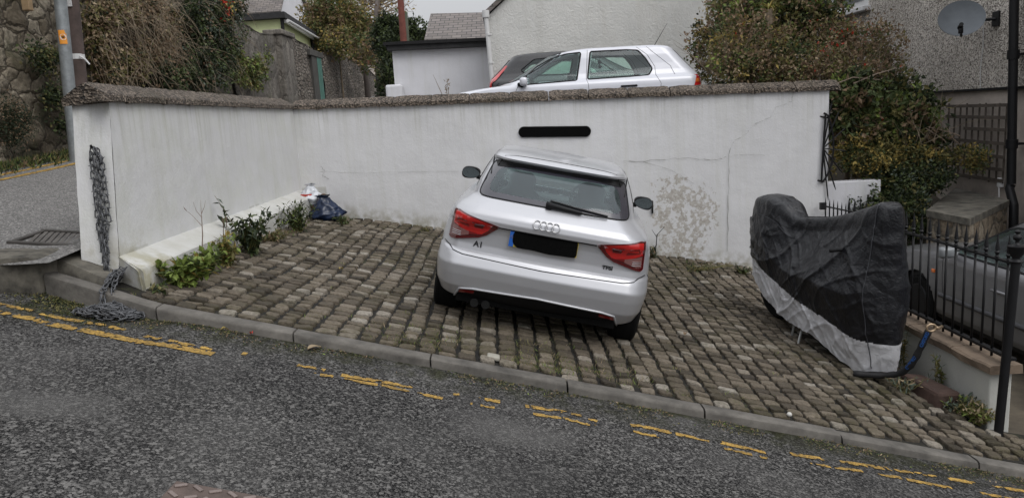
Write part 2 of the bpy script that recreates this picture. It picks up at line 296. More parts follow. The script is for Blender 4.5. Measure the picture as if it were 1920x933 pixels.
# ------------------------------------------------------------------ mesh collector
def set_props(o, label=None, cat=None, group=None, kind=None):
    if label: o['label'] = label
    if cat: o['category'] = cat
    if group: o['group'] = group
    if kind: o['kind'] = kind
    return o
def thing(name, label, cat, loc=(0, 0, 0), group=None, rot=(0, 0, 0)):
    o = bpy.data.objects.new(name, None); COL.objects.link(o); o.location = loc; o.rotation_euler = rot
    o.empty_display_size = .1
    return set_props(o, label, cat, group)
class MB:
    def __init__(s): s.v = []; s.f = []; s.mi = []; s.k = 0
    def add(s, vs, fs, mi=None):
        n = len(s.v); s.v += [tuple(x) for x in vs]; s.f += [tuple(i + n for i in f) for f in fs]; s.mi += [s.k if mi is None else mi] * len(fs); return s
    def quad(s, *p): return s.add(p, [tuple(range(len(p)))])
    def box(s, c, d, R=None, ch=0):
        x, y, z = (k / 2 for k in d); c = Vector(c)
        if ch:
            bm = bmesh.new(); bmesh.ops.create_cube(bm, size=1)
            for v in bm.verts: v.co = Vector((v.co.x * d[0], v.co.y * d[1], v.co.z * d[2]))
            bmesh.ops.bevel(bm, geom=list(bm.edges), offset=ch, segments=2, affect='EDGES', profile=.5)
            bm.verts.index_update(); vs = [v.co.copy() for v in bm.verts]; fs = [[v.index for v in f.verts] for f in bm.faces]; bm.free()
        else:
            vs = [Vector(p) for p in ((-x, -y, -z), (x, -y, -z), (x, y, -z), (-x, y, -z), (-x, -y, z), (x, -y, z), (x, y, z), (-x, y, z))]
            fs = [(0, 3, 2, 1), (4, 5, 6, 7), (0, 1, 5, 4), (1, 2, 6, 5), (2, 3, 7, 6), (3, 0, 4, 7)]
        if R is not None: vs = [R @ v for v in vs]
        return s.add([v + c for v in vs], fs)
    def hexa(s, b, t):   # four bottom points, four top points
        return s.add(list(b) + list(t), [(0, 3, 2, 1), (4, 5, 6, 7), (0, 1, 5, 4), (1, 2, 6, 5), (2, 3, 7, 6), (3, 0, 4, 7)])
    def tube(s, pts, r, n=8, closed=False, caps=True):
        pts = [Vector(p) for p in pts]; N = len(pts); rs = r if isinstance(r, (list, tuple)) else [r] * N
        up = Vector((0, 0, 1)); vs = []; prev = None
        for i, p in enumerate(pts):
            a = pts[i - 1] if (i or closed) else p; b = pts[(i + 1) % N] if (i < N - 1 or closed) else p
            t = (b - a).normalized() if (b - a).length > 1e-9 else Vector((0, 0, 1))
            if prev is None: ref = up if abs(t.z) < .9 else Vector((1, 0, 0)); x = ref.cross(t).normalized()
            else:
                x = prev - t * prev.dot(t); x = x.normalized() if x.length > 1e-6 else Vector((1, 0, 0)).cross(t).normalized()
            prev = x; y = t.cross(x)
            for k in range(n): a_ = 2 * PI * k / n; vs.append(p + (x * math.cos(a_) + y * math.sin(a_)) * rs[i])
        fs = []
        for i in range(N if closed else N - 1):
            for k in range(n): j = (i + 1) % N; fs.append((i * n + k, i * n + (k + 1) % n, j * n + (k + 1) % n, j * n + k))
        if caps and not closed: fs += [tuple(range(n - 1, -1, -1)), tuple((N - 1) * n + k for k in range(n))]
        return s.add(vs, fs)
    def lathe(s, prof, c, n=20, axis='z', R=None):
        vs = []; 
        for r, h in prof:
            for k in range(n):
                a = 2 * PI * k / n
                p = {'z': Vector((r * math.cos(a), r * math.sin(a), h)), 'x': Vector((h, r * math.cos(a), r * math.sin(a))), 'y': Vector((r * math.cos(a), h, r * math.sin(a)))}[axis]
                if R is not None: p = R @ p
                vs.append(p + Vector(c))
        fs = [(i * n + k, i * n + (k + 1) % n, (i + 1) * n + (k + 1) % n, (i + 1) * n + k) for i in range(len(prof) - 1) for k in range(n)]
        fs += [tuple(range(n - 1, -1, -1)), tuple((len(prof) - 1) * n + k for k in range(n))]
        return s.add(vs, fs)
    def prism(s, poly, d):   # planar 3D polygon pushed by vector d
        n = len(poly); d = Vector(d); p = [Vector(q) for q in poly]
        return s.add(p + [q + d for q in p], [tuple(range(n)), tuple(range(2 * n - 1, n - 1, -1))] + [(i, (i + 1) % n + 0 if False else (i + 1) % n, n + (i + 1) % n, n + i) for i in range(n)])
    def build(s, name, mats, parent=None, base=None, smooth=False, fix=False, angle=None):
        me = bpy.data.meshes.new(name)
        if base is not None: b = Vector(base)
        else:
            b = Vector((0, 0, 0)); q = parent
            while q is not None:
                if q.get('_w'): b = Vector(q.location); break
                q = q.parent
        me.from_pydata([(x - b.x, y - b.y, z - b.z) for x, y, z in s.v], [], s.f)
        for m_ in (mats if isinstance(mats, (list, tuple)) else [mats]): me.materials.append(m_)
        if any(s.mi): me.polygons.foreach_set('material_index', s.mi)
        if fix:
            bm = bmesh.new(); bm.from_mesh(me); bmesh.ops.recalc_face_normals(bm, faces=bm.faces); bm.to_mesh(me); bm.free()
        if smooth:
            me.polygons.foreach_set('use_smooth', [True] * len(me.polygons))
            if angle: me.set_sharp_from_angle(angle=math.radians(angle))
        o = bpy.data.objects.new(name, me); COL.objects.link(o)
        if parent is not None: o.parent = parent
        elif base is not None: o.location = b
        return o
def wthing(name, label, cat, loc, group=None):   # Empty whose parts are given in world coordinates
    o = thing(name, label, cat, loc, group); o['_w'] = 1; return o
def sheet(name, x0, x1, y0, y1, nx, ny, zf, mat, label=None):
    mb = MB(); vs = [(lerp(x0, x1, i / nx), lerp(y0, y1, j / ny)) for j in range(ny + 1) for i in range(nx + 1)]
    mb.add([(x, y, zf(x, y)) for x, y in vs], [(j * (nx + 1) + i, j * (nx + 1) + i + 1, (j + 1) * (nx + 1) + i + 1, (j + 1) * (nx + 1) + i) for j in range(ny) for i in range(nx)])
    return set_props(mb.build(name, mat, smooth=True), label, kind='structure')

# ------------------------------------------------------------------ ground
def zr(x, y):
    xx = clamp(x, -9, 9); return zroad(xx) + .004 * nz((x, y, 0), 1.3) + .01 * nz((x, y, 3), .5)
mb = MB(); nx = 200; ny = 60
vs = []
for j in range(ny + 1):
    for i in range(nx + 1):
        X = -16 + 32 * i / nx; top = yk(X) + .05 if X > -3.3 else 5.0
        Y = -9 + (top + 9) * j / ny; vs.append((X, Y, zr(X, Y)))
mb.add(vs, [(j * (nx + 1) + i, j * (nx + 1) + i + 1, (j + 1) * (nx + 1) + i + 1, (j + 1) * (nx + 1) + i) for j in range(ny) for i in range(nx)])
set_props(mb.build('road', ASPH, smooth=True), kind='structure')
sheet('upper_street', -16, -3.12, 4.97, 60, 60, 120, lambda x, y: zup(x, y) + .01 * nz((x, y, 0), .8), ASPH2)
sheet('parking_ground', -3.119, 4.1, 10.42, 60, 30, 60, lambda x, y: zup(x, y), ASPH2)
sheet('garden_ground', 4.101, 30, 9.8, 60, 30, 30, lambda x, y: lerp(-.9, .3, clamp((y - 9.8) / 3, 0, 1)), EARTH)
sheet('lower_yard', 3.45, 12, 5.2, 9.81, 20, 20, lambda x, y: lerp(zk(x), -1.1, clamp((y - 5.2) / .7, 0, 1)) - .02, simple('yard_concrete', (.085, .07, .05), .9, var=.5, vs=3, bs=.6))
def gfar(x, y): return -1.5
mb = MB(); mb.quad((-400, -300, -5), (400, -300, -5), (400, 600, -5), (-400, 600, -5)); set_props(mb.build('ground', EARTH), kind='structure')
# courtyard bed under the setts
sheet('courtyard_bed', -2.9, 5.2, 4.7, 10.2, 60, 80, lambda x, y: zcourt(x, y) - .5 if y < yk(x) + .06 else zcourt(x, y) - .026 if (x < 3.45 or y < 5.3) else zcourt(x, y) - .35, JOINT)
# setts, one by one in columns running away from the kerb
mb = MB(); tones = []
rr = random.Random(3); X = -2.68
while X < 4.9:
    w = rr.uniform(.118, .150); Y = yk(X) + .135 + rr.uniform(0, .05)
    wob = rr.uniform(0, 100)
    while Y < (10.18 if X < 3.4 else 5.16):
        ln = rr.uniform(.080, .122); gap = rr.uniform(.015, .028)
        wx = .05 * noise.noise(Vector((X * .6, Y * .5, 5))) + .016 * noise.noise(Vector((wob, Y * 1.5, 0)))
        hw = (w - gap) / 2 * rr.uniform(.9, 1.03); hl = (ln - gap) / 2; cx = X + w / 2 + wx; cy = Y + ln / 2
        if not (cx < -2.63) and not (cx > 3.38 and cy > 5.15):
            sk = rr.uniform(-.012, .012); dz = rr.uniform(-.007, .006) + .012 * noise.noise(Vector((cx, cy, 0)) * 1.4)
            ty = rr.uniform(-.05, .05); tx = rr.uniform(-.05, .05)
            base = [(-hw, -hl), (hw, -hl), (hw, hl), (-hw, hl)]
            base = [(a + rr.uniform(-.008, .008), b + rr.uniform(-.008, .008) + sk * (a / hw)) for a, b in base]
            def P(a, b, h): 
                x = cx + a; y = cy + b; return (x, y, zcourt(x, y) + h + dz + a * tx + b * ty)
            rg = []
            for k in range(4):   # eight-sided outline: corners knocked off
                a, b = base[k]; c, d = base[(k + 1) % 4]; q = rr.uniform(.12, .25)
                rg += [(lerp(a, c, q), lerp(b, d, q)), (lerp(a, c, 1 - q), lerp(b, d, 1 - q))]
            vs = [P(a, b, -.045) for a, b in rg] + [P(a, b, -.009) for a, b in rg] + [P(a * .93, b * .90, rr.uniform(-.005, .003)) for a, b in rg] + [P(rr.uniform(-.02, .02), rr.uniform(-.015, .015), .004)]
            fs = [(k, (k + 1) % 8, 8 + (k + 1) % 8, 8 + k) for k in range(8)] + [(8 + k, 8 + (k + 1) % 8, 16 + (k + 1) % 8, 16 + k) for k in range(8)] + [(16 + k, 16 + (k + 1) % 8, 24) for k in range(8)]
            mb.add(vs, fs); t = clamp(rr.gauss(.45, .26), 0, .95) + (.35 if rr.random() < .012 else 0); tones += [min(t, 1)] * 25
        Y += ln
    X += w
o = mb.build('courtyard_setts', SETT, smooth=False); set_props(o, kind='structure')
a = o.data.attributes.new('tone', 'FLOAT', 'POINT'); a.data.foreach_set('value', tones)
o.data.polygons.foreach_set('use_smooth', [True] * len(o.data.polygons)); o.data.set_sharp_from_angle(angle=math.radians(14))
# kerb stones
mb = MB(); xs = [-3.25, -2.36]
while xs[-1] < 6: xs.append(xs[-1] + .89)
kr = random.Random(5)
for a, b in zip(xs, xs[1:]):
    g_ = .006; a += g_; b -= g_; n = 6; dz = kr.uniform(-.006, .006)
    prof = [(0, -.35), (0, -.022), (.006, -.008), (.022, 0), (.112, 0), (.122, -.008), (.122, -.3)]
    vs = []
    for i in range(n + 1):
        X = lerp(a, b, i / n)
        for py, pz in prof: vs.append((X, yk(X) + py + .004 * nz((X * 3, py * 9, 0)), zk(X) + dz + pz + (.004 * nz((X * 5, py * 20, 2)) if pz > -.1 else 0)))
    k = len(prof); fs = [(i * k + j, i * k + j + 1, (i + 1) * k + j + 1, (i + 1) * k + j) for i in range(n) for j in range(k - 1)] + [tuple(range(k)), tuple(n * k + j for j in range(k))]
    mb.add(vs, fs)
o = mb.build('kerb', CONC, smooth=True, fix=True, angle=40); set_props(o, kind='structure')
# rough concrete edge beside the gully, a step above the lower road, running into the kerb end
def pav(X): return zup(min(X, -3.47), 5.3) + .03 if X < -3.4 else lerp(.862, .665, clamp((X + 3.4) / .55, 0, 1))
mb = MB(); n = 90; vs = []
for i in range(n + 1):
    X = lerp(-7.5, -2.80, i / n); b = .09 * nz((X * 4, 0, 1)) + .05 * nz((X * 11, 0, 1)); k_ = X > -3.24; y0 = yk(X) + .135 if k_ else 4.93 + b + .14 * clamp((X + 3.5) / .25, 0, 1)
    zt = pav(X) + .02 * nz((X * 6, 2, 0)) + .012 * nz((X * 17, 2, 0)); zb_ = zt - .12 if k_ else zroad(X) - .05
    row = [(y0 - .0, zt - .12 if k_ else zb_), (y0 + .0 + (0 if k_ else .03 * nz((X * 14, 1, 0))), zt - .05 if k_ else lerp(zb_, zt, .55)), (y0 + .02, zt - .008), (y0 + .12, zt + .006 * nz((X * 9, 4, 0))), (y0 + .3, zt), (y0 + .62, zt - (.03 if X < -3.2 else 0))]
    for yy, zz in row: vs.append((X, yy, zz))
mb.add(vs, [(i * 6 + j, i * 6 + j + 1, (i + 1) * 6 + j + 1, (i + 1) * 6 + j) for i in range(n) for j in range(5)])
set_props(mb.build('pavement_edge', CONC_D, smooth=True, fix=True, angle=50), kind='structure')
# worn double yellow lines
def yline(mb, pts, width, seed, onroad=True, thr=-.18):
    P = [atroad(u, v) for u, v in pts] if onroad else [Vector(p) for p in pts]
    for a, b in zip(P, P[1:]):
        L = (b - a).length; n = max(1, int(L / .012)); t = (b - a) / L; s_ = Vector((-t.y, t.x, 0)).normalized(); m_ = int(width / .008)
        for i in range(n):
            for j in range(m_):
                c0 = a + t * (L * i / n) + s_ * ((j - m_ / 2) * .008); c = c0 + t * .006
                ed = abs((j + .5) / m_ - .5) * 2
                if nz((c.x * 28, c.y * 28, seed)) + .8 * nz((c.x * 7, c.y * 9, seed + 4)) - .5 * ed ** 3 < thr: continue
                q = []
                for da, db in ((0, 0), (1, 0), (1, 1), (0, 1)):
                    p = c0 + t * (L / n * da * 1.02) + s_ * (.0082 * db); z = (zr(p.x, p.y) if onroad else zup(p.x, p.y) + .01 * nz((p.x, p.y, 0), .8)) + .005; q.append((p.x, p.y, z))
                mb.quad(*q)
mb = MB()
U1 = [[(-60, 556), (25, 577), (60, 585)], [(78, 590), (140, 603), (200, 613), (240, 622)], [(272, 631), (300, 636)], [(315, 639), (350, 646), (398, 655)], [(445, 661), (463, 664)], [(558, 684), (610, 694)], [(640, 703), (720, 716), (785, 728)], [(850, 739), (938, 754)], [(985, 762), (1040, 770), (1090, 780)], [(1103, 786), (1120, 791)], [(1182, 797), (1215, 802), (1330, 828)], [(1350, 830), (1435, 849)], [(1483, 852), (1600, 870), (1750, 893), (1960, 927)]]
L1 = [[(-60, 575), (0, 587), (60, 600), (150, 620), (270, 643), (400, 664)], [(580, 700), (625, 706)], [(645, 711), (720, 723), (830, 747)], [(882, 757), (935, 767)], [(1000, 777), (1060, 786), (1122, 801)], [(1188, 810), (1235, 819)], [(1358, 841), (1410, 853)], [(1425, 857), (1455, 862)], [(1520, 870), (1600, 882), (1690, 897)], [(1700, 900), (1785, 916)], [(1840, 925), (1960, 945)]]
for k, s_ in enumerate(U1): yline(mb, s_, .052, 3.3 + k, thr=-.27)
for k, s_ in enumerate(L1): yline(mb, s_, .074 if k == 0 else .045, 9.1 + k, thr=-.34 if k == 0 else -.27)
set_props(mb.build('yellow_lines', YELLOW), kind='structure')
mb = MB()
yline(mb, [(-5.75, 7.3, 0), (-5.72, 12.5, 0)], .08, 1, False, -.5); yline(mb, [(-5.55, 7.3, 0), (-5.52, 12.5, 0)], .08, 2, False, -.5)
set_props(mb.build('side_street_lines', YELLOW), kind='structure')

# ------------------------------------------------------------------ white boundary wall
wl = wthing('boundary_wall', 'white rendered L-shaped boundary wall around the cobbled parking space', 'wall', (-2.9, 10.2, .4))
def grid_wall(mb, A, B, z0f, z1f, t, n, m_, amp=.006):   # A->B front line, thickness vector t
    A = Vector(A); B = Vector(B); t = Vector(t); vs = []
    for i in range(n + 1):
        for j in range(m_ + 1):
            p = A.lerp(B, i / n); z = lerp(z0f(i / n), z1f(i / n), j / m_); d = amp * (nz((p.x * 1.5, p.y * 1.5, z * 1.5)) + .4 * nz((p.x * 6, p.y * 6, z * 6)))
            vs.append(Vector((p.x, p.y, z)) - t.normalized() * d)
    k = m_ + 1; mb.add(vs, [(i * k + j, (i + 1) * k + j, (i + 1) * k + j + 1, i * k + j + 1) for i in range(n) for j in range(m_)])
    b = [A + t * .12, B + t * .12, B + t, A + t]; zz = [(z0f(0)), z0f(1), z0f(1), z0f(0)]; zt = [z1f(0), z1f(1), z1f(1), z1f(0)]
    mb.hexa([Vector((p.x, p.y, z)) for p, z in zip(b, zz)], [Vector((p.x, p.y, z)) for p, z in zip(b, zt)])
mb = MB()
BA = (-3.1, 10.315, 0); BB = (4.22, 9.83, 0)
grid_wall(mb, BA, BB, lambda t: -1.2, lambda t: lerp(1.85, 1.675, t), (.02, .27, 0), 180, 60)
grid_wall(mb, (-2.84, 10.33, 0), (-2.84, 5.22, 0), lambda t: .0, lambda t: 1.868 - .012 * math.sin(t * PI) if t < 1 else 1.868, (-.27, 0, 0), 130, 50)
# near end face
vs = []; n = 10; m_ = 40
for i in range(n + 1):
    for j in range(m_ + 1):
        X = lerp(-3.11, -2.84, i / n); z = lerp(.2, 1.868, j / m_); e = .012 * max(0, nz((i * .6, z * 5, 7))) * (1 if i in (0, n) else 0)
        vs.append((X + (e if i == 0 else -e), 5.215 - .008 * nz((X * 3, z * 2.2, 0)) - .004 * nz((X * 12, z * 12, 0)), z))
mb.add(vs, [(i * (m_ + 1) + j, (i + 1) * (m_ + 1) + j, (i + 1) * (m_ + 1) + j + 1, i * (m_ + 1) + j + 1) for i in range(n) for j in range(m_)])
def lean(p):
    x, y, z = p; k = clamp((6.6 - y) / 1.4, 0, 1) if (y < 6.6 and x < -2.8) else 0
    return (x, y + k * lerp(.10, .31, clamp((z - .65) / 1.2, 0, 1)), z)
mb.v = [lean(p) for p in mb.v]
wb = mb.build('rendered_face', WHITE, wl, smooth=True, angle=40)
wb.data.transform(Matrix.Translation(wl.location)); wb.location = -Vector(wl.location)   # keep texture space in world metres
mb = MB(); vs = []; n = 90
for i in range(n + 1):
    Y = lerp(5.2, 10.25, i / n); w1 = .008 * nz((Y * 2, 0, 0)); w2 = .006 * nz((Y * 5, 3, 0))
    fl = .03 * clamp((5.5 - Y) / .3, 0, 1)
    vs += [(-2.64 + fl + w1, Y, .1), (-2.645 + w1, Y, .665 + w2), (-2.66 + w1, Y, .685 + w2), (-2.842, Y + .13 * clamp((6 - Y) / .8, 0, 1), .765 + w2)]
mb.add(vs, [(i * 4 + j, i * 4 + j + 1, i * 4 + 5 + j, i * 4 + 4 + j) for i in range(n) for j in range(3)] )
mb.add([(-2.842, 5.325, .1), (-2.61, 5.2, .1), (-2.615, 5.2, .665), (-2.63, 5.2, .685), (-2.842, 5.33, .765)], [(0, 1, 2, 3, 4)])
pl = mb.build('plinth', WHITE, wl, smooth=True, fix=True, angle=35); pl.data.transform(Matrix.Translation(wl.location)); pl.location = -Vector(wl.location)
# coping
def cope(a, b, ca, cb, w, name='coping_stone', hgt=.14, flat=.05):
    """one coping stone from a to b (centre line, underside)"""
    mb = MB(); a = Vector(a); b = Vector(b); t = (b - a).normalized(); s_ = Vector((-t.y, t.x, 0)).normalized(); n = 8; vs = []
    prof = [(-w / 2, 0), (-w / 2, flat), (-w / 2 + .02, flat + .015), (-w * .17, hgt * .8), (0, hgt), (w * .17, hgt * .8), (w / 2 - .02, flat + .015), (w / 2, flat), (w / 2, 0)]
    for i in range(n + 1):
        p = a.lerp(b, i / n); e = .008 if i in (0, n) else 0
        for q, (o_, h) in enumerate(prof):
            pp = p + s_ * o_ * (1 - e * 2) + Vector((0, 0, h - e)); k = .010
            pp += Vector((nz((pp.x * 9, pp.y * 9, pp.z * 9)), nz((pp.y * 9, pp.z * 9, 4)), nz((pp.z * 9, pp.x * 9, 8)))) * k
            vs.append(pp)
    vs = [lean(p) for p in vs]; k = len(prof); mb.add(vs, [(i * k + j, i * k + j + 1, (i + 1) * k + j + 1, (i + 1) * k + j) for i in range(n) for j in range(k - 1)] + [(i * k + k - 1, i * k, (i + 1) * k, (i + 1) * k + k - 1) for i in range(n)] + [tuple(range(k - 1, -1, -1)), tuple(n * k + j for j in range(k))])
    return mb.build(name, COPING, wl, smooth=True, angle=50)
A = Vector((-2.98, 5.17, 1.862)); B = Vector((-2.98, 10.33, 1.845)); L = (B - A).length; n = 9
for i in range(n): cope(A.lerp(B, i / n), A.lerp(B, (i + 1) / n - .0012), 0, 0, .36, hgt=.15)
A = Vector((-2.98, 10.44, 1.845)); B = Vector((4.25, 9.965, 1.672))
us = [540, 589, 663, 735.5, 809, 881, 956, 1030, 1104, 1178, 1254, 1329, 1405, 1480, 1559]
Xs = [at(u, 190, 10.1).x for u in us]
for x0, x1 in zip(Xs, Xs[1:]):
    f0 = (x0 - A.x) / (B.x - A.x); f1 = (x1 - A.x) / (B.x - A.x); cope(A.lerp(B, f0 + .0008), A.lerp(B, f1 - .0008), 0, 0, .36, hgt=.135)
# cracks in the back wall and left wing
mb = MB()
def backY(X): return lerp(10.315, 9.83, (X + 3.1) / 7.32)
def crack(px, w=.008):
    P = []
    for (u0, v0), (u1, v1) in zip(px, px[1:]):
        for k in range(6): P.append((lerp(u0, u1, k / 6) + rnd.uniform(-1.2, 1.2), lerp(v0, v1, k / 6) + rnd.uniform(-1.2, 1.2)))
    Q = []
    for u, v in P:
        p = at(u, v, 10.1); p = at(u, v, backY(p.x) - .013); Q.append(p)
    for a, b in zip(Q, Q[1:]):
        h = w * rnd.uniform(.3, 1) / 2; mb.quad(a - Vector((h, 0, h)), b - Vector((h, 0, h)), b + Vector((h, 0, h)), a + Vector((h, 0, h)))
crack([(1488, 172), (1485, 190), (1455, 202), (1445, 220), (1415, 232), (1400, 250), (1375, 265), (1367, 290), (1366, 340), (1365, 420), (1362, 480)])
crack([(1170, 303), (1230, 300), (1280, 296), (1340, 300), (1366, 293)], .006); crack([(600, 322), (680, 324), (760, 322), (880, 320)], .003)
crack([(600, 311), (610, 322), (603, 330), (618, 336)], .005); crack([(1366, 293), (1400, 290), (1440, 292)], .003)
crack([(1205, 303), (1260, 320), (1310, 350)], .003)
mb.build('crack', simple('crack_shadow', (.20, .20, .185), .9, var=.1, bs=0), wl)

# blacked-out name plate
t0 = at(972, 247, 10.06); t1 = at(1108, 247, 10.02)
sg = MB(); c = (t0 + t1) / 2; c.y = backY(c.x) - .022; Lx = (t1.x - t0.x) / 2; R = .072; pts = []
sl_ = math.atan2(-.045, 1)
for k in range(24):
    a_ = 2 * PI * k / 24; cx = (Lx - R) * (1 if (k < 6 or k >= 18) else -1) + R * math.cos(a_); cz = R * math.sin(a_)
    pts.append((c.x + cx * math.cos(sl_) - cz * math.sin(sl_), c.y, c.z + cx * math.sin(sl_) + cz * math.cos(sl_)))
pts = [(x, backY(x) - .024, z) for x, y, z in pts]; sg.prism(pts, (0, .014, 0)); o = sg.build('wall_plate', simple('matt_black_plate', (.004, .004, .004), .9, var=.3, vs=60, spec=.05), base=c, fix=True)
set_props(o, 'long blank black plate with rounded ends on the white back wall', 'sign')

# ------------------------------------------------------------------ cars (built rear at y = 0, nose towards +y, wheels on z = 0)
def inpoly(x, y, P):
    c = False
    for (x0, y0), (x1, y1) in zip(P, P[1:] + P[:1]):
        if (y0 > y) != (y1 > y) and x < (x1 - x0) * (y - y0) / (y1 - y0) + x0: c = not c
    return c
def rounded(P, r, n=5):
    out = []; N = len(P)
    for i in range(N):
        p = Vector(P[i]); a = Vector(P[i - 1]) - p; b = Vector(P[(i + 1) % N]) - p; q = min(r, a.length * .45, b.length * .45)
        s = p + a.normalized() * q; e = p + b.normalized() * q
        for k in range(n + 1): t = k / n; out.append(tuple(s * (1 - t) ** 2 + p * 2 * t * (1 - t) + e * t * t))
    return out
class Car:
    def __init__(s, root, lv, taper=.10, dz=.012, front_rx=.3, rear=(.2, .35), bow=.05, mid=1.9, ncorner=16):
        s.root = root; s.lv = lv; vs = []; rows = []
        for (z0, *a), (z1, *b) in zip(lv, lv[1:]):
            n = max(1, int((abs(z1 - z0) + .25 * abs(a[1] - b[1]) * .2) / dz))
            for k in range(n): t = k / n; rows.append([lerp(z0, z1, t)] + [lerp(p, q, t) for p, q in zip(a, b)])
        rows.append(list(lv[-1]))
        s.loopn = 0
        for z, yr, yf, w in rows:
            h = []; rx = min(rear[0], w * .45); ry = min(rear[1], (yf - yr) * .25); fx = min(front_rx, w * .6); fy = min(.45, (yf - yr) * .25)
            for k in range(28): x = (w - rx) * k / 28; h.append((x, yr + bow * (x / w) ** 2))
            for k in range(ncorner): a = PI / 2 * k / ncorner; h.append((w - rx + rx * math.sin(a), yr + bow * ((w - rx) / w) ** 2 + ry * (1 - math.cos(a))))
            ys = h[-1][1] + .01; ye = yf - fy
            for k in range(150): h.append((w, lerp(ys, ye, k / 150)))
            for k in range(10): a = PI / 2 * k / 10; h.append((w - fx + fx * math.cos(a), ye + (fy - .08 * (fx < w)) * math.sin(a)))
            for k in range(19): x = (w - fx) * (1 - k / 18); h.append((x, yf - .08 * (x / max(w - fx, .01)) ** 2))
            h = [(x * (1 - taper * clamp((mid - y) / mid, 0, 1) ** 2 * clamp((z - .3) / .6, .35, 1) - .04 * clamp((y - mid) / mid, 0, 1) ** 2), y) for x, y in h]
            s.half = len(h)
            loop = h + [(-x, y) for x, y in reversed(h[1:-1])]; s.loopn = len(loop)
            vs += [(x, y, z) for x, y in loop]
        n = s.loopn; R = len(rows)
        fs = [(i * n + j, i * n + (j + 1) % n, (i + 1) * n + (j + 1) % n, (i + 1) * n + j) for i in range(R - 1) for j in range(n)]
        # roof: strips across
        top = (R - 1) * n; hN = s.half
        for j in range(hN - 1):
            l0 = top + j; l1 = top + j + 1; r0 = top + (n - j) % n; r1 = top + (n - j - 1) % n
            fs.append((l0, l1, r1, r0) if l0 != r0 else (l0, l1, r1)) if not (l1 == r1) else fs.append((l0, l1, r0))
        fs = [f for f in fs if len(set(f)) == len(f)]
        s.v = vs; s.f = fs; s.bvh = BVHTree.FromPolygons([Vector(p) for p in vs], fs)
    def split(s, classify, parts, skip=()):
        g = {}
        for f in s.f:
            c = Vector((0, 0, 0))
            for i in f: c += Vector(s.v[i])
            c /= len(f); k = classify(c)
            if k: g.setdefault(k, []).append(f)
        for k, fs in g.items():
            idx = {}; vs = []; nf = []
            for f in fs:
                q = []
                for i in f:
                    if i not in idx: idx[i] = len(vs); vs.append(s.v[i])
                    q.append(idx[i])
                nf.append(q)
            mb = MB(); mb.add(vs, nf); mb.build(parts[k][0], parts[k][1], s.root, smooth=True, angle=38)
    def hit(s, a, b, ax, off=0):
        if ax == 'y+': o = Vector((a, -1, b)); d = Vector((0, 1, 0))
        elif ax == 'y-': o = Vector((a, 7, b)); d = Vector((0, -1, 0))
        elif ax == 'x+': o = Vector((-2, a, b)); d = Vector((1, 0, 0))
        elif ax == 'x-': o = Vector((2, a, b)); d = Vector((-1, 0, 0))
        elif ax == 'z-': o = Vector((a, b, 3)); d = Vector((0, 0, -1))
        h = s.bvh.ray_cast(o, d)
        if h[0] is None:
            h = s.bvh.find_nearest(o + d * (1.2 if ax[0] != 'z' else 1.5)); return h[0] - d * off
        return h[0] - d * off
    def patch(s, name, poly, ax, off, mat, holes=(), parent=None, step=.03, thick=0, only=None, mb=None):
        def dens(P):
            out = []
            for (x0, y0), (x1, y1) in zip(P, P[1:] + P[:1]):
                n = max(1, int(math.hypot(x1 - x0, y1 - y0) / step)); out += [(lerp(x0, x1, k / n), lerp(y0, y1, k / n)) for k in range(n)]
            return out
        V = []; Ed = []
        for P in [poly] + list(holes):
            d = dens(P); b = len(V); V += d; Ed += [(b + i, b + (i + 1) % len(d)) for i in range(len(d))]
        x0 = min(p[0] for p in poly); x1 = max(p[0] for p in poly); y0 = min(p[1] for p in poly); y1 = max(p[1] for p in poly)
        x = x0 + step / 2
        while x < x1:
            y = y0 + step / 2
            while y < y1:
                if inpoly(x, y, poly): V.append((x, y))
                y += step
            x += step
        r = geometry.delaunay_2d_cdt([Vector(p) for p in V], Ed, [], 1 if not holes else 0, 1e-5)
        co = r[0]; fs = []
        for f in r[2]:
            cx = sum(co[i].x for i in f) / 3; cy = sum(co[i].y for i in f) / 3
            if not inpoly(cx, cy, poly) or any(inpoly(cx, cy, h) for h in holes): continue
            fs.append(tuple(f))
        flip = ax in ('y-', 'x+')
        P3 = [s.hit(p.x, p.y, ax, off) for p in co]
        own = mb is None
        if own: mb = MB()
        mb.add(P3, [tuple(reversed(f)) if flip else f for f in fs])
        if thick:
            d = {'y+': Vector((0, 1, 0)), 'y-': Vector((0, -1, 0)), 'x+': Vector((1, 0, 0)), 'x-': Vector((-1, 0, 0)), 'z-': Vector((0, 0, -1))}[ax] * thick
            dd = dens(poly); ring = [s.hit(p[0], p[1], ax, off) for p in dd]; n = len(ring)
            mb.add(ring + [p + d for p in ring], [(i, (i + 1) % n, n + (i + 1) % n, n + i) for i in range(n)])
        if own: return mb.build(name, mat, parent or s.root, smooth=True, angle=40)
    def line(s, name, pts, ax, r, mat, off=0, closed=False, parent=None, mb=None, step=.02, n=6):
        P = []; L = list(pts) + ([pts[0]] if closed else [])
        for (x0, y0), (x1, y1) in zip(L, L[1:]):
            n_ = max(1, int(math.hypot(x1 - x0, y1 - y0) / step)); P += [s.hit(lerp(x0, x1, k / n_), lerp(y0, y1, k / n_), ax, off) for k in range(n_)]
        if not closed: P.append(s.hit(L[-1][0], L[-1][1], ax, off))
        own = mb is None
        if own: mb = MB()
        mb.tube(P, r, n, closed=closed)
        if own: return mb.build(name, mat, parent or s.root, smooth=True)
def mir(P): return [(-x, y) for x, y in P]
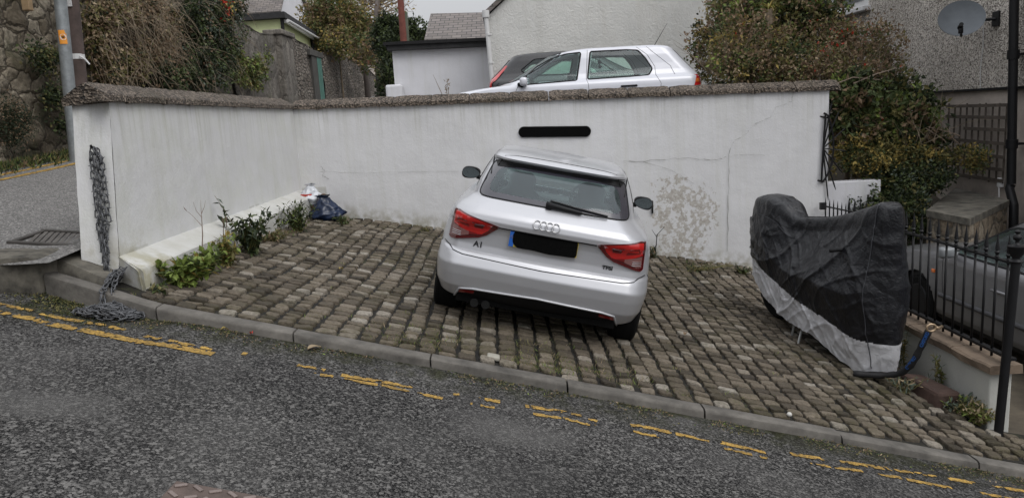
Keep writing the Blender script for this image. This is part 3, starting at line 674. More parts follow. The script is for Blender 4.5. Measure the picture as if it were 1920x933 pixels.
def wheel(root, x, y, r=.30, w=.2, spokes=5, side=1):
    t = MB(); t.lathe([(r * .62, -w / 2 + .01), (r * .9, -w / 2), (r * .985, -w / 2 + .02), (r, -w / 2 + .05), (r, w / 2 - .05), (r * .985, w / 2 - .02), (r * .9, w / 2), (r * .62, w / 2 - .01)], (x, y, r), 40, 'x')
    for k in range(3): t.lathe([(r + .001, -.06 + k * .06 - .006), (r * .985, -.06 + k * .06), (r + .001, -.06 + k * .06 + .006)], (x, y, r), 40, 'x')
    wo = t.build('wheel', RUBBER, root, smooth=True, angle=40)
    m_ = MB(); f = side * (w / 2 - .012)
    m_.lathe([(r * .66, f - .02), (r * .68, f), (r * .60, f), (r * .58, f - side * .03), (r * .02, f - side * .04)], (x, y, r), 40, 'x')
    m_.lathe([(.05, f - side * .04), (.05, f + side * .0), (.03, f + side * .004)], (x, y, r), 16, 'x')
    o1 = MB(); 
    for k in range(spokes):
        a = 2 * PI * k / spokes + .3
        for da in (-.16, .16):
            p0 = Vector((x + f - side * .004, y + .05 * math.cos(a + da), r + .05 * math.sin(a + da))); p1 = Vector((x + f - side * .004, y + r * .61 * math.cos(a + da * .8), r + r * .61 * math.sin(a + da * .8))); o1.tube([p0, p1], .012, 6)
    m2 = m_.build('rim', BLACKP, wo, smooth=True, angle=40); o1.build('spokes', ALLOY, wo, smooth=True)
def arc(cx, cy, r, a0, a1, n=24): return [(cx + r * math.cos(lerp(a0, a1, k / n)), cy + r * math.sin(lerp(a0, a1, k / n))) for k in range(n + 1)]
def text_mesh(name, body, size, mat, parent, M, depth=.003, xs=1.0, bold=0):
    c = bpy.data.curves.new(name, 'FONT'); c.body = body; c.size = size; c.extrude = depth; c.align_x = 'CENTER'; c.align_y = 'CENTER'; c.offset = bold
    t = bpy.data.objects.new(name, c); me = bpy.data.meshes.new_from_object(t); bpy.data.objects.remove(t); me.materials.clear(); me.materials.append(mat)
    me.transform(Matrix.Diagonal((xs, 1, 1, 1))); me.transform(M); o = bpy.data.objects.new(name, me); COL.objects.link(o); o.parent = parent; return o
def seat(root, x, y, z0, top, w, mat=GREYIN):
    mb = MB(); prof = [(z0, .50, .5), (z0 + .25, .52, .6), (top - .33, .50, .75), (top - .22, .44, .92), (top - .16, .27, 1.0), (top - .04, .26, 1.03), (top, .18, 1.04)]
    vs = []
    for z, ww, yy in prof:
        for k in range(16):
            a = 2 * PI * k / 16; c_, s_ = math.cos(a), math.sin(a); e = .6
            vs.append((x + w * ww * (abs(c_) ** e) * (1 if c_ > 0 else -1), y - .12 * yy + .07 * (abs(s_) ** e) * (1 if s_ > 0 else -1), z))
    n = 16; mb.add(vs, [(i * n + k, i * n + (k + 1) % n, (i + 1) * n + (k + 1) % n, (i + 1) * n + k) for i in range(len(prof) - 1) for k in range(n)] + [tuple((len(prof) - 1) * n + k for k in range(n))])
    return mb.build('front_seat', mat, root, smooth=True, angle=60)

# ---- the silver hatchback
car = thing('parked_car', 'silver three-door hatchback parked on the setts, seen from behind', 'car', (0.08, 5.53, -.155))
car.rotation_mode = 'XYZ'
My = Matrix.Rotation(-.087, 4, 'Z') @ Matrix.Rotation(.228, 4, 'Y')
car.rotation_euler = My.to_euler('XYZ')
LV = [(.17, .40, 3.80, .74), (.22, .20, 3.86, .775), (.27, .09, 3.9, .82), (.36, .02, 3.94, .85), (.46, -.012, 3.95, .862), (.535, -.028, 3.95, .868), (.55, -.022, 3.95, .868), (.60, .0, 3.94, .868), (.635, .022, 3.92, .868), (.648, .052, 3.9, .868),
      (.70, .058, 3.8, .868), (.80, .05, 3.45, .862), (.855, .035, 3.25, .853), (.868, .012, 3.2, .85), (.90, .005, 3.02, .843), (.94, .015, 2.93, .82), (.975, .04, 2.86, .785), (1.01, .08, 2.79, .735), (1.04, .12, 2.73, .700), (1.055, .14, 2.70, .685),
      (1.15, .23, 2.50, .660), (1.25, .345, 2.30, .622), (1.315, .43, 2.17, .592), (1.33, .43, 2.14, .586), (1.345, .385, 2.10, .578), (1.36, .375, 2.05, .57), (1.375, .40, 1.98, .555), (1.388, .48, 1.90, .53), (1.40, .60, 1.8, .49), (1.41, .76, 1.7, .42), (1.416, .95, 1.6, .30), (1.419, 1.1, 1.5, .16)]
cb = Car(car, LV, taper=.085, dz=.010, bow=.055)
RW = rounded([(-.60, 1.062), (.60, 1.062), (.535, 1.325), (-.535, 1.325)], .05)
RWi = rounded([(-.53, 1.105), (.05, 1.098), (.53, 1.10), (.485, 1.25), (.44, 1.288), (-.44, 1.288), (-.485, 1.25)], .06)
WS = rounded([(-.62, .915), (.62, .915), (.50, 1.36), (-.50, 1.36)], .05)
WSi = [(x * .97, (y - 1.14) * .95 + 1.14) for x, y in WS]
SW = rounded([(.75, 1.06), (2.35, 1.0), (2.15, 1.22), (1.75, 1.31), (1.0, 1.30), (.8, 1.2)], .06)
SWi = [(1.5 + (a - 1.5) * .965, 1.15 + (b - 1.15) * .93) for a, b in SW]
DIF = [(-.66, .20), (-.60, .335), (-.50, .352), (0, .372), (.50, .352), (.60, .335), (.66, .20)]
def cls(c):
    if c.y < 1.0 and inpoly(c.x, c.z, [(x * .99, (z - 1.19) * .97 + 1.19) for x, z in RW]) and c.z > 1.06: return None
    if c.y > 1.9 and abs(c.x) < .62 and inpoly(c.x, c.z, WSi): return None
    if abs(c.x) > .5 and inpoly(c.y, c.z, SWi) and abs(c.x) > .5: return None
    for wy in (.66, 3.13):
        if (c.y - wy) ** 2 + (c.z - .31) ** 2 < .352 ** 2 and abs(c.x) > .55: return None
    if c.z < .235 or (c.y < .5 and inpoly(c.x, c.z, DIF)): return 'v'
    return 'b'
cb.split(cls, {'b': ('body', SILVER), 'v': ('rear_valance', simple('matt_underside', (.004, .004, .004), .95, bs=0, spec=.1))})
fr = cb.patch('rear_window_border', RW, 'y+', .004, FRIT, holes=[RWi])
cb.patch('rear_window', RWi, 'y+', .003, GLASS)
cb.patch('windscreen', WS, 'y-', .004, GLASSG)
for sd_, ax in ((-1, 'x+'), (1, 'x-')):
    gw = cb.patch('side_window', SW, ax, .004, GLASSG); cb.line('window_trim', SW, ax, .012, BLACKP, closed=True, parent=gw)
# black patch painted as the shade under the spoiler lip and dark gap lines
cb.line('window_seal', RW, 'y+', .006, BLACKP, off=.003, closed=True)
cb.patch('spoiler_shade', [(-.535, 1.325), (-.50, 1.285), (-.3, 1.305), (0, 1.309), (.3, 1.305), (.50, 1.285), (.535, 1.325)], 'y+', .010, BLACKP, step=.02)
cb.patch('bumper_cutout', DIF, 'y+', .004, BLACKP, step=.03)
mb = MB()
cb.line('', [(-.79, .668), (-.74, .652), (-.70, .628), (-.62, .612), (0, .598), (.62, .612), (.70, .628), (.74, .652), (.79, .668)], 'y+', .0045, BLACKP, off=-.001, mb=mb)
cb.line('', [(-.40, .862), (0, .864), (.37, .862)], 'y+', .006, BLACKP, off=.001, mb=mb)
mb.build('tailgate_gap', BLACKP, car, smooth=True)
mb = MB()
for sx in (-1, 1): mb.tube([cb.hit(sx * x, y, 'z-', .0) for x, y in ((.535, .42), (.555, .7), (.565, 1.2), (.56, 1.7), (.52, 2.0))], .006, 6)
mb.tube([cb.hit(x, .50 + .02 * (abs(x) / .5) ** 2 * -1, 'z-', .0) for x in [i * .05 - .5 for i in range(21)]], .0035, 6)
for sx in (-1, 1): mb.tube([cb.hit(a, b, 'x+' if sx < 0 else 'x-', 0) for a, b in ((.30, .66), (.36, .60), (.385, .55))], .004, 6)
mb.build('roof_seam', BLACKP, car, smooth=True)
# lower edge lip over the valance
cb.line('bumper_lip', [(-.665, .21), (-.605, .34), (-.50, .357), (0, .377), (.50, .357), (.605, .34), (.665, .21)], 'y+', .009, SILVER, off=.004)
for sx in (-1, 1):
    f = (lambda P: P) if sx > 0 else mir
    base = f([(.372, .872), (.70, .938), (.748, .93), (.762, .72), (.742, .705), (.70, .712), (.52, .755), (.46, .785), (.385, .850)])
    tl = cb.patch('taillight', base, 'y+', .012, LDARK, thick=.02, step=.02)
    cb.patch('red_lens', f([(.42, .872), (.695, .926), (.728, .922), (.736, .83), (.63, .795), (.56, .775), (.50, .785), (.455, .82)]), 'y+', .015, LRED, parent=tl, step=.02)
    cb.patch('dark_insert', f([(.485, .862), (.585, .872), (.56, .83), (.50, .83)]), 'y+', .018, LDARK, parent=tl, step=.02)
    cb.patch('dark_insert', f([(.625, .875), (.70, .885), (.712, .845), (.60, .825)]), 'y+', .018, REDG, parent=tl, step=.02)
    cb.patch('clear_lens', f([(.60, .790), (.735, .822), (.742, .735), (.70, .735), (.60, .765)]), 'y+', .017, LCLEAR, parent=tl, step=.02)
    cb.patch('dark_insert', f([(.535, .785), (.60, .792), (.60, .768), (.545, .775)]), 'y+', .018, REDG, parent=tl, step=.02)
    mbx = MB()
    for q in range(3): z_ = .745 + q * .014; cb.line('', f([(.66, z_ + .004), (.735, z_ + .006)]), 'y+', .0025, None, off=.018, mb=mbx)
    mbx.build('lens_rib', CHROME, tl)
    cb.patch('rear_reflector', f([(.485, .345), (.60, .332), (.612, .302), (.49, .315)]), 'y+', .012, REDG, step=.02)
# licence plate (blacked out) with blue band, handle recess
pm = cb.hit(-.03, .80, 'y+').y - .012
pr = MB(); pr.box((-.025, pm, .80), (.525, .010, .125), ch=.003); pp_ = pr.build('licence_plate', simple('plate_yellow', (.55, .42, .06), .5, var=.05, bs=0), car)
pr = MB(); pr.box((-.268, pm - .007, .80), (.036, .006, .121)); pr.build('blue_band', simple('plate_blue', (.01, .10, .42), .5, var=.05, bs=0), pp_)
pr = MB(); q = [(-.25, .862), (-.15, .868), (.02, .862), (.20, .868), (.232, .855), (.236, .76), (.225, .738), (.02, .728), (-.1, .738), (-.22, .735), (-.258, .77), (-.262, .835)]
pr.prism([(a, pm - .012, b) for a, b in rounded(q, .03)], (0, .004, 0)); pr.build('black_cover', simple('matt_black_plate', (.004, .004, .004), .9, spec=.05), pp_, fix=True)
pr = MB(); e_ = cb.hit(-.2675, .80, 'y+'); 
for k in range(12): a = 2 * PI * k / 12; pr.box((-.268 + .009 * math.cos(a), pm - .011, .815 + .009 * math.sin(a)), (.003, .002, .003))
pr.build('star_ring', YELLOW, pp_)
# four-ring badge, model badges, wiper
mb = MB()
for k in range(4):
    cx = -.025 + (k - 1.5) * .047; mb.tube([cb.hit(cx + .031 * math.cos(2 * PI * j / 28), .938 + .031 * math.sin(2 * PI * j / 28), 'y+', .008 + .001 * k) for j in range(28)], .0042, 6, closed=True)
mb.build('ring_badge', CHROME, car, smooth=True)
for body, x, z, s_, xs in (('A1', -.515, .70, .062, 1.05), ('TFSI', .485, .700, .040, 1.15)):
    y_ = cb.hit(x, z, 'y+').y - .004
    text_mesh('badge_letters', body, s_, simple('badge_grey', (.07, .07, .075), .3, .9, bs=0), car, Matrix.Translation((x, y_, z)) @ Matrix.Rotation(.10 * (1 if x > 0 else -1), 4, 'Z') @ Matrix.Rotation(PI / 2, 4, 'X'), .003, xs, .0012)
wp = MB(); a = cb.hit(-.035, 1.085, 'y+', .035); b = cb.hit(.22, 1.068, 'y+', .03); c_ = cb.hit(.42, 1.062, 'y+', .02)
wp.tube([a + Vector((-.01, .01, 0)), a, lerp(a, b, .5), b], [.016, .024, .020, .014], 10); wp.tube([b, c_], [.008, .006], 6); wp.tube([cb.hit(-.03, 1.115, 'y+', .018), cb.hit(.18, 1.095, 'y+', .018), cb.hit(.42, 1.075, 'y+', .012)], .007, 6)
wp.box(a + Vector((0.0, .01, -.005)), (.05, .05, .06), ch=.012); wp.build('rear_wiper', BLACKP, car, smooth=True, angle=50)
# mirrors
for sx in (-1, 1):
    g_ = MB(); n = 20; vs = []
    for q, (s_, y_) in enumerate([(.95, 2.16), (1, 2.175), (1.02, 2.2), (.9, 2.26), (.55, 2.31), (.1, 2.33)]):
        for k in range(n):
            a = 2 * PI * k / n; ex = .095 * abs(math.cos(a)) ** .8 * (1 if math.cos(a) > 0 else -1); ez = .062 * abs(math.sin(a)) ** .8 * (1 if math.sin(a) > 0 else -1)
            vs.append((sx * (.900 + ex * s_), y_, 1.02 + ez * s_ * (1 + .15 * math.cos(a)) - .01 * math.cos(a)))
    g_.add(vs, [(i * n + k, i * n + (k + 1) % n, (i + 1) * n + (k + 1) % n, (i + 1) * n + k) for i in range(5) for k in range(n)] + [tuple(range(n)), tuple(5 * n + k for k in range(n))])
    g_.tube([(sx * .70, 2.26, .96), (sx * .84, 2.23, .985)], .025, 8)
    mo = g_.build('wing_mirror', BLACKP, car, smooth=True, fix=True, angle=40)
    k_ = MB(); k_.add([(sx * (.900 + .088 * math.cos(2 * PI * k / n)), 2.156, 1.02 + .054 * math.sin(2 * PI * k / n) * (1 + .15 * math.cos(2 * PI * k / n))) for k in range(n)], [tuple(range(n))]); k_.build('mirror_glass', simple('mirror_silver', (.42, .50, .54), .04, 1, var=.02, bs=0), mo, fix=True)
for x in (-.74, .74):
    for y in (.66, 3.13): wheel(car, x, y, .300, .215, side=1 if x > 0 else -1)
# underside, wheel wells
mb = MB(); mb.box((0, 2.0, .27), (1.3, 3.5, .12)); mb.box((0, .45, .30), (1.25, .7, .14)); mb.box((0, .70, .45), (1.30, .8, .40)); mb.box((0, 3.13, .45), (1.42, .9, .40)); mb.tube([(-.6, .66, .29), (.6, .66, .29)], .035, 8); mb.tube([(-.5, .4, .22), (.3, .45, .22)], .07, 10)
mb.build('underbody', MAT['matt_underside'], car)
for x in (-.475, -.385):
    mb = MB(); mb.lathe([(.032, .0), (.034, .002), (.034, .14), (.028, .14), (.027, .01)], (x, .09, .235), 20, 'y'); mb.build('exhaust_pipe', simple('sooty_steel', (.02, .02, .02), .5, .6, bs=0), car, smooth=True, angle=40)
# cabin
mb = MB(); mb.box((0, 1.6, .55), (1.35, 2.7, .06)); mb.box((0, 2.72, .76), (1.32, .45, .22), ch=.05); mb.box((0, .98, .72), (1.2, .16, .50), ch=.05); mb.box((0, .60, .90), (1.15, .66, .03))
for sx in (-1, 1): mb.box((sx * .685, 1.7, .72), (.05, 2.6, .5))
mb.build('cabin_lining', DARKIN, car)
seat(car, -.34, 1.85, .55, 1.155, .5); seat(car, .34, 1.85, .55, 1.155, .5)
mb = MB()
for x, z in ((-.115, .955), (.055, .955), (-.58, .96), (.60, .96)): mb.tube([(x + .038 * math.cos(2 * PI * k / 20), 2.48, z + .038 * math.sin(2 * PI * k / 20)) for k in range(20)], .004, 5, closed=True)
mb.build('air_vent', CHROME, car, smooth=True)
mb = MB(); mb.tube([(.34 + .18 * math.cos(2 * PI * k / 28), 2.36 + .05 * math.sin(2 * PI * k / 28), .93 + .17 * math.sin(2 * PI * k / 28)) for k in range(28)], .014, 8, closed=True); mb.box((.34, 2.38, .93), (.30, .03, .06)); mb.build('steering_wheel', DARKIN, car, smooth=True)
mb = MB(); mb.box((.02, 2.12, 1.285), (.24, .03, .07), ch=.01); mb.tube([(.02, 2.13, 1.32), (.02, 2.2, 1.37)], .01, 6); mb.build('rear_view_mirror', DARKIN, car)

# ---- family hatch builder for the cars behind
def hatch(root, body, lv, sidewins, wheels, r=.3, rw=None, ws=None, tl=None, tint=GLASSG, half=.86, spoke=5):
    c = Car(root, [(z, yr - .05, yf, w) for z, yr, yf, w in lv], taper=.05, dz=.014, bow=.05, rear=(.14, .2))
    SWi = [[(sum(p[0] for p in P) / len(P) + (a - sum(p[0] for p in P) / len(P)) * .965, sum(p[1] for p in P) / len(P) + (b - sum(p[1] for p in P) / len(P)) * .94) for a, b in P] for P in sidewins]
    RWs = [(x * .97, (z - sum(p[1] for p in rw) / len(rw)) * .94 + sum(p[1] for p in rw) / len(rw)) for x, z in rw]
    WSs = [(x * .97, (z - sum(p[1] for p in ws) / len(ws)) * .94 + sum(p[1] for p in ws) / len(ws)) for x, z in ws]
    def cls(p):
        if p.y < 1 and inpoly(p.x, p.z, RWs): return None
        if p.y > 1.8 and abs(p.x) < .62 and inpoly(p.x, p.z, WSs): return None
        if abs(p.x) > .5:
            for P in SWi:
                if inpoly(p.y, p.z, P): return None
            for wy in wheels:
                if (p.y - wy) ** 2 + (p.z - r - .02) ** 2 < (r + .05) ** 2: return None
        return 'v' if p.z < .24 else 'b'
    c.split(cls, {'b': ('body', body), 'v': ('sill', BLACKP)})
    g = c.patch('rear_window', rw, 'y+', .004, tint); c.line('window_trim', rw, 'y+', .013, BLACKP, closed=True, parent=g)
    g = c.patch('windscreen', ws, 'y-', .004, tint); c.line('window_trim', ws, 'y-', .010, BLACKP, closed=True, parent=g)
    for ax in ('x+', 'x-'):
        for P in sidewins: g = c.patch('side_window', P, ax, .004, tint); c.line('window_trim', P, ax, .013, BLACKP, closed=True, parent=g)
    for x in (-half + .12, half - .12):
        for y in wheels: wheel(root, x, y, r, .19, spoke, 1 if x > 0 else -1)
    mb = MB(); mb.box((0, 2.0, .3), (1.4, 3.3, .14)); 
    for y in wheels: mb.box((0, y, .45), (2 * half - .12, .8, .42))
    mb.build('underbody', BLACKP, root)
    mb = MB(); mb.box((0, 1.7, .55), (1.35, 2.5, .06)); mb.box((0, 2.85, .78), (1.3, .4, .22), ch=.05); mb.box((0, .9, .68), (1.25, .16, .44), ch=.05)
    mb.build('cabin_lining', DARKIN, root)
    seat(root, -.34, 1.95, .5, 1.13, .5, DARKIN); seat(root, .34, 1.95, .5, 1.13, .5, DARKIN)
    return c
GL = [(.18, .25, 3.98, .78), (.30, .05, 4.08, .84), (.5, 0, 4.15, .865), (.70, .0, 4.13, .868), (.76, .035, 4.12, .865), (.82, .045, 4.02, .862), (.86, .05, 3.86, .86), (.90, .055, 3.62, .853), (.93, .06, 3.38, .838), (.955, .07, 3.06, .81), (.985, .09, 2.95, .775), (1.05, .15, 2.80, .735), (1.156, .245, 2.60, .70), (1.28, .35, 2.38, .665), (1.37, .43, 2.22, .63), (1.395, .47, 2.14, .61), (1.415, .56, 2.04, .575), (1.43, .72, 1.92, .50), (1.44, .95, 1.8, .38), (1.445, 1.2, 1.6, .18)]
F1 = rounded([(2.60, .945), (2.60, 1.06), (2.43, 1.20), (2.22, 1.30), (2.0, 1.355), (1.77, 1.365), (1.86, .965)], .03, 4)
R1 = rounded([(1.70, .97), (1.63, 1.37), (1.10, 1.365), (.93, 1.35), (.83, 1.23), (.74, 1.07), (.80, .985), (1.09, .975)], .03, 4)
wcar = thing('parked_car', 'pearl white five-door hatchback parked side-on above the wall', 'car', (2.95, 11.93, 1.075), rot=(0, 0, PI / 2))
wc = hatch(wcar, CARWHITE, GL, [F1, R1], (.82, 3.33), rw=rounded([(-.55, 1.02), (.55, 1.02), (.46, 1.35), (-.46, 1.35)], .06), ws=rounded([(-.62, 1.0), (.62, 1.0), (.52, 1.38), (-.52, 1.38)], .05))
# left side of that car faces the camera: +x in car space is world +y, so the near side is -x
mb = MB()
for P in ([(1.675, .45), (1.70, .9), (1.72, .97), (1.67, 1.40)], [(.62, .45), (.66, .72), (.64, .85), (.70, .97), (.70, 1.1), (.80, 1.28), (.95, 1.40)], [(2.72, .45), (2.76, .85), (2.70, .97)], [(.42, .97), (.47, 1.1), (.72, 1.32), (.80, 1.40)]):
    for ax in ('x+', 'x-'): wc.line('', P, ax, .0035, None, off=-.001, mb=mb)
mb.build('panel_gap', BLACKP, wcar)
for ax, sx in (('x+', -1), ('x-', 1)):
    mb = MB(); a = wc.hit(1.0, .84, ax, .02); b = wc.hit(1.22, .84, ax, .02); mb.tube([a - Vector((sx * .02, 0, 0)), a, b, b - Vector((sx * .02, 0, 0))], .014, 8); mb.build('door_handle', BLACKP, wcar, smooth=True)
    mb = MB(); a = wc.hit(2.04, .80, ax, .02); b = wc.hit(2.26, .80, ax, .02); mb.tube([a - Vector((sx * .02, 0, 0)), a, b, b - Vector((sx * .02, 0, 0))], .014, 8); mb.build('door_handle', BLACKP, wcar, smooth=True)
    mb = MB(); mb.box((sx * .93, 2.64, .985), (.17, .11, .12), ch=.035); mo = mb.build('wing_mirror', CARWHITE, wcar, smooth=True, angle=50)
    mb = MB(); mb.tube([(sx * .80, 2.68, .93), (sx * .90, 2.66, .94)], .028, 8); mb.box((sx * .84, 2.66, .955), (.08, .14, .05), ch=.02); mb.build('mirror_foot', BLACKP, mo, smooth=True)
    yT = [(-.02, .78), (.16, .78), (.10, .955), (.02, .955)]
    tl = wc.patch('taillight', yT, ax, .006, LRED, step=.03, thick=.01)
    wc.patch('amber_lens', [(-.01, .845), (.135, .845), (.12, .895), (-.0, .895)], ax, .010, LORANGE, parent=tl)
    P = [(abs(v) * sx, z) for v, z in ((.60, .78), (.765, .78), (.755, .955), (.64, .955))]
    wc.patch('taillight', P, 'y+', .008, LRED, thick=.01)
mb = MB(); a = wc.hit(0, .62, 'z-'); mb.lathe([(.03, 0), (.02, .02), (.008, .03)], (a.x - .45, a.y + .05, a.z - .03), 10); mb.tube([(a.x - .45, a.y + .03, a.z - .01), (a.x - .45, a.y + .0 - .17, a.z + .30)], [.006, .002], 6); mb.build('aerial', BLACKP, wcar)
mb = MB(); 
for q in range(9):
    z = 1.31 - q * .016; w = [.01, .03, .04, .03, .015, .01, .03, .035, .02][q]; mb.box((.45, 1.36, z), (.01, w * 1.6, .016))
mb.tube([(.45, 1.36, 1.32), (.45, 1.36, 1.37)], .003, 4); mb.build('hanging_ornament', BLACKP, wcar)
mb = MB(); mb.tube([(-.36 + .17 * math.cos(2 * PI * k / 24), 2.48 + .07 * math.sin(2 * PI * k / 24), .98 + .15 * math.sin(2 * PI * k / 24)) for k in range(24)], .014, 6, closed=True); mb.build('steering_wheel', DARKIN, wcar)
mb = MB(); mb.tube([(-.3, 3.02, .975), (-.1, 3.1, .965), (.3, 3.08, .965)], .012, 6); mb.tube([(.05, 3.0, 1.02), (.5, 3.12, .97)], .010, 6); mb.build('wiper', BLACKP, wcar)
# ---- black hatchback beyond, nose to the right
p = at(935, 150, 13.5)
bcar = thing('parked_car', 'black hatchback with tall red tail light, mostly hidden behind the white hatchback', 'car', (p.x - .20, 14.35, 1.27), rot=(0, 0, -PI / 2))
BL_ = [(z if z < .9 else .9 + (z - .9) * .96, yr * (1.15 if z > .9 else 1), yf * .93, w * .97) for z, yr, yf, w in GL]
bc = hatch(bcar, CARBLACK, BL_, [rounded([(2.3, .96), (1.9, 1.26), (1.5, 1.31), (.85, 1.28), (.60, 1.1), (.75, 1.0)], .04)], (.75, 3.1), rw=rounded([(-.52, 1.0), (.52, 1.0), (.46, 1.30), (-.46, 1.30)], .06), ws=rounded([(-.60, 1.0), (.60, 1.0), (.50, 1.32), (-.50, 1.32)], .05))
for ax, sx in (('x+', -1), ('x-', 1)):
    bc.patch('taillight', [(-.08, .80), (.0, .80), (.13, 1.12), (.21, 1.24), (.15, 1.24), (.02, 1.08)], ax, .02, LRED, thick=.02)
    bc.patch('taillight', [(abs(v) * sx, z) for v, z in ((.66, .80), (.75, .80), (.64, 1.1), (.60, 1.2), (.57, 1.2), (.60, 1.05))], 'y+', .01, LRED, thick=.02)
# ---- grey car in the lower yard behind the railings
gcar = thing('parked_car', 'dull grey car in the lower yard behind the black railings', 'car', (5.56, 5.15, -1.09), rot=(0, 0, .015))
GR = [(z if z < .9 else .9 + (z - .9) * .98, yr, yf * .99, w * 1.0) for z, yr, yf, w in GL]
gc = hatch(gcar, CARGREY, GR, [rounded([(2.72, .965), (2.40, 1.16), (2.0, 1.32), (1.6, 1.355), (1.45, 1.35), (1.30, .96)], .05, 4), rounded([(1.2, .97), (1.28, 1.35), (.85, 1.30), (.55, 1.08), (.7, .98)], .05, 4)], (.75, 3.27), r=.295, rw=rounded([(-.55, 1.0), (.55, 1.0), (.46, 1.30), (-.46, 1.30)], .06), ws=rounded([(-.62, 1.0), (.62, 1.0), (.50, 1.36), (-.50, 1.36)], .05), spoke=6)
for ax, sx in (('x+', -1), ('x-', 1)):
    gc.line('side_strip', [(.95 + .3, .48), (2.82, .48)], ax, .03, BLACKP if 0 else simple('grey_plastic_strip', (.06, .06, .065), .6), off=-.005)
    mb = MB(); a = gc.hit(1.72, .74, ax, .02); b = gc.hit(1.92, .74, ax, .02); mb.tube([a - Vector((sx * .02, 0, 0)), a, b, b - Vector((sx * .02, 0, 0))], .016, 8); mb.build('door_handle', CARGREY, gcar, smooth=True)
    mb = MB(); mb.box((sx * .93, 2.60, .99), (.17, .11, .12), ch=.035); mb.tube([(sx * .78, 2.63, .95), (sx * .88, 2.61, .965)], .03, 8); mb.build('wing_mirror', simple('mirror_grey', (.2, .21, .22), .3, bs=0), gcar, smooth=True, angle=50)
    mb = MB(); a = gc.hit(2.93, .72, ax, .005); mb.box(a, (.02, .055, .04), ch=.006); mb.build('side_indicator', LORANGE, gcar)
    mb = MB()
    for P in ([(1.28, .35), (1.24, .9), (1.27, 1.0), (1.36, 1.38)], [(2.74, .35), (2.78, .9), (2.74, .96)]): gc.line('', P, ax, .004, None, off=-.001, mb=mb)
    mb.build('panel_gap', BLACKP, gcar)
    gc.patch('headlight', [(abs(v) * sx, z) for v, z in ((.50, .62), (.83, .64), (.80, .80), (.52, .76))], 'y-', .006, LCLEAR)

# ------------------------------------------------------------------ foliage helpers
def leafmat(name, c, tr=.25):
    if name in MAT: return MAT[name]
    g = G(name); col = g.ramp(g.noise(9, 3), [(.3, tuple(x * .7 for x in c)), (.7, tuple(x * 1.3 for x in c))])
    p = g.n('ShaderNodeBsdfPrincipled'); g.l(col, p.inputs['Base Color']); p.inputs['Roughness'].default_value = .6; p.inputs['Specular IOR Level'].default_value = .3
    t = g.n('ShaderNodeBsdfTranslucent'); g.l(col, t.inputs[0]); m_ = g.n('ShaderNodeMixShader'); m_.inputs[0].default_value = tr
    g.l(p.outputs[0], m_.inputs[1]); g.l(t.outputs[0], m_.inputs[2]); g.l(m_.outputs[0], g.out.inputs[0]); MAT[name] = g.m; return g.m
LG = [leafmat('leaf_dark', (.022, .032, .014)), leafmat('leaf_green', (.075, .10, .036)), leafmat('leaf_olive', (.16, .145, .055)), leafmat('leaf_yellow', (.32, .24, .07)), leafmat('leaf_brown', (.21, .145, .09)), leafmat('leaf_fresh', (.19, .25, .06)), leafmat('leaf_straw', (.36, .28, .18)), leafmat('leaf_red', (.45, .05, .03)), leafmat('leaf_grey_green', (.10, .125, .095))]
BARK = simple('twig_bark', (.19, .15, .105), .9, var=.4, vs=12)
def rvec(r): 
    while 1:
        v = Vector((r.uniform(-1, 1), r.uniform(-1, 1), r.uniform(-1, 1)))
        if .05 < v.length < 1: return v.normalized()
def leaf(mb, p, d, up, L, w, mi):
    s = d.cross(up); s = s.normalized() if s.length > 1e-4 else Vector((1, 0, 0)); n = s.cross(d).normalized()
    mb.add([p, p + d * L * .45 + s * w * .5 + n * w * .18, p + d * L, p + d * L * .45 - s * w * .5 + n * w * .18], [(0, 1, 2), (0, 2, 3)], mi)
def crown(mb, blobs, n, size, pal, r, shell=.55, clump=.22, zs=0):
    """leaves gathered in clumps spread through ellipsoid blobs; pal = [(material index, weight)]"""
    vols = [b[1][0] * b[1][1] * b[1][2] for b in blobs]; tot = sum(vols); ids = [i for i, w in pal]; ws = [w for i, w in pal]
    for (c, rad), v in zip(blobs, vols):
        k = int(n * v / tot); ncl = max(4, k // 26); c = Vector(c)
        for q in range(ncl):
            d = rvec(r); t = (shell + (1 - shell) * r.random()) * (1 + .22 * nz((c.x + d.x * 2, c.y + d.y * 2, c.z + d.z * 2), 1.7)); t *= r.uniform(.85, 1.12)
            cc = c + Vector((d.x * rad[0], d.y * rad[1], d.z * rad[2])) * t; tone = r.choices(ids, ws)[0]; cs = clump * r.uniform(.5, 1.3); out = Vector((d.x, d.y, d.z + .3)).normalized()
            for _ in range(max(2, k // ncl)):
                o_ = rvec(r) * cs * r.random() ** .5; p = cc + o_; dd = (rvec(r) + out * .6 + Vector((0, 0, zs))).normalized(); mi = tone if r.random() < .7 else r.choices(ids, ws)[0]
                leaf(mb, p, dd, rvec(r), size * r.uniform(.6, 1.4), size * r.uniform(.4, .8), mi)
def twigs(mb, base, n, h, spread, r, rad=.006, droop=.2, seg=5, dirv=None):
    for _ in range(n):
        p = Vector(base) + Vector((r.uniform(-1, 1) * spread * .3, r.uniform(-1, 1) * spread * .3, 0)); d = Vector((r.uniform(-1, 1) * spread, r.uniform(-1, 1) * spread, h)).normalized() if dirv is None else (Vector(dirv) + rvec(r) * spread).normalized()
        L = (h if dirv is None else 1) * r.uniform(.5, 1.1) / seg; P = [p]
        for k in range(seg): d = (d + rvec(r) * .22 + Vector((0, 0, -droop * k / seg))).normalized(); P.append(P[-1] + d * L)
        mb.tube(P, [rad * (1 - k / (seg + 1)) for k in range(seg + 1)], 4)
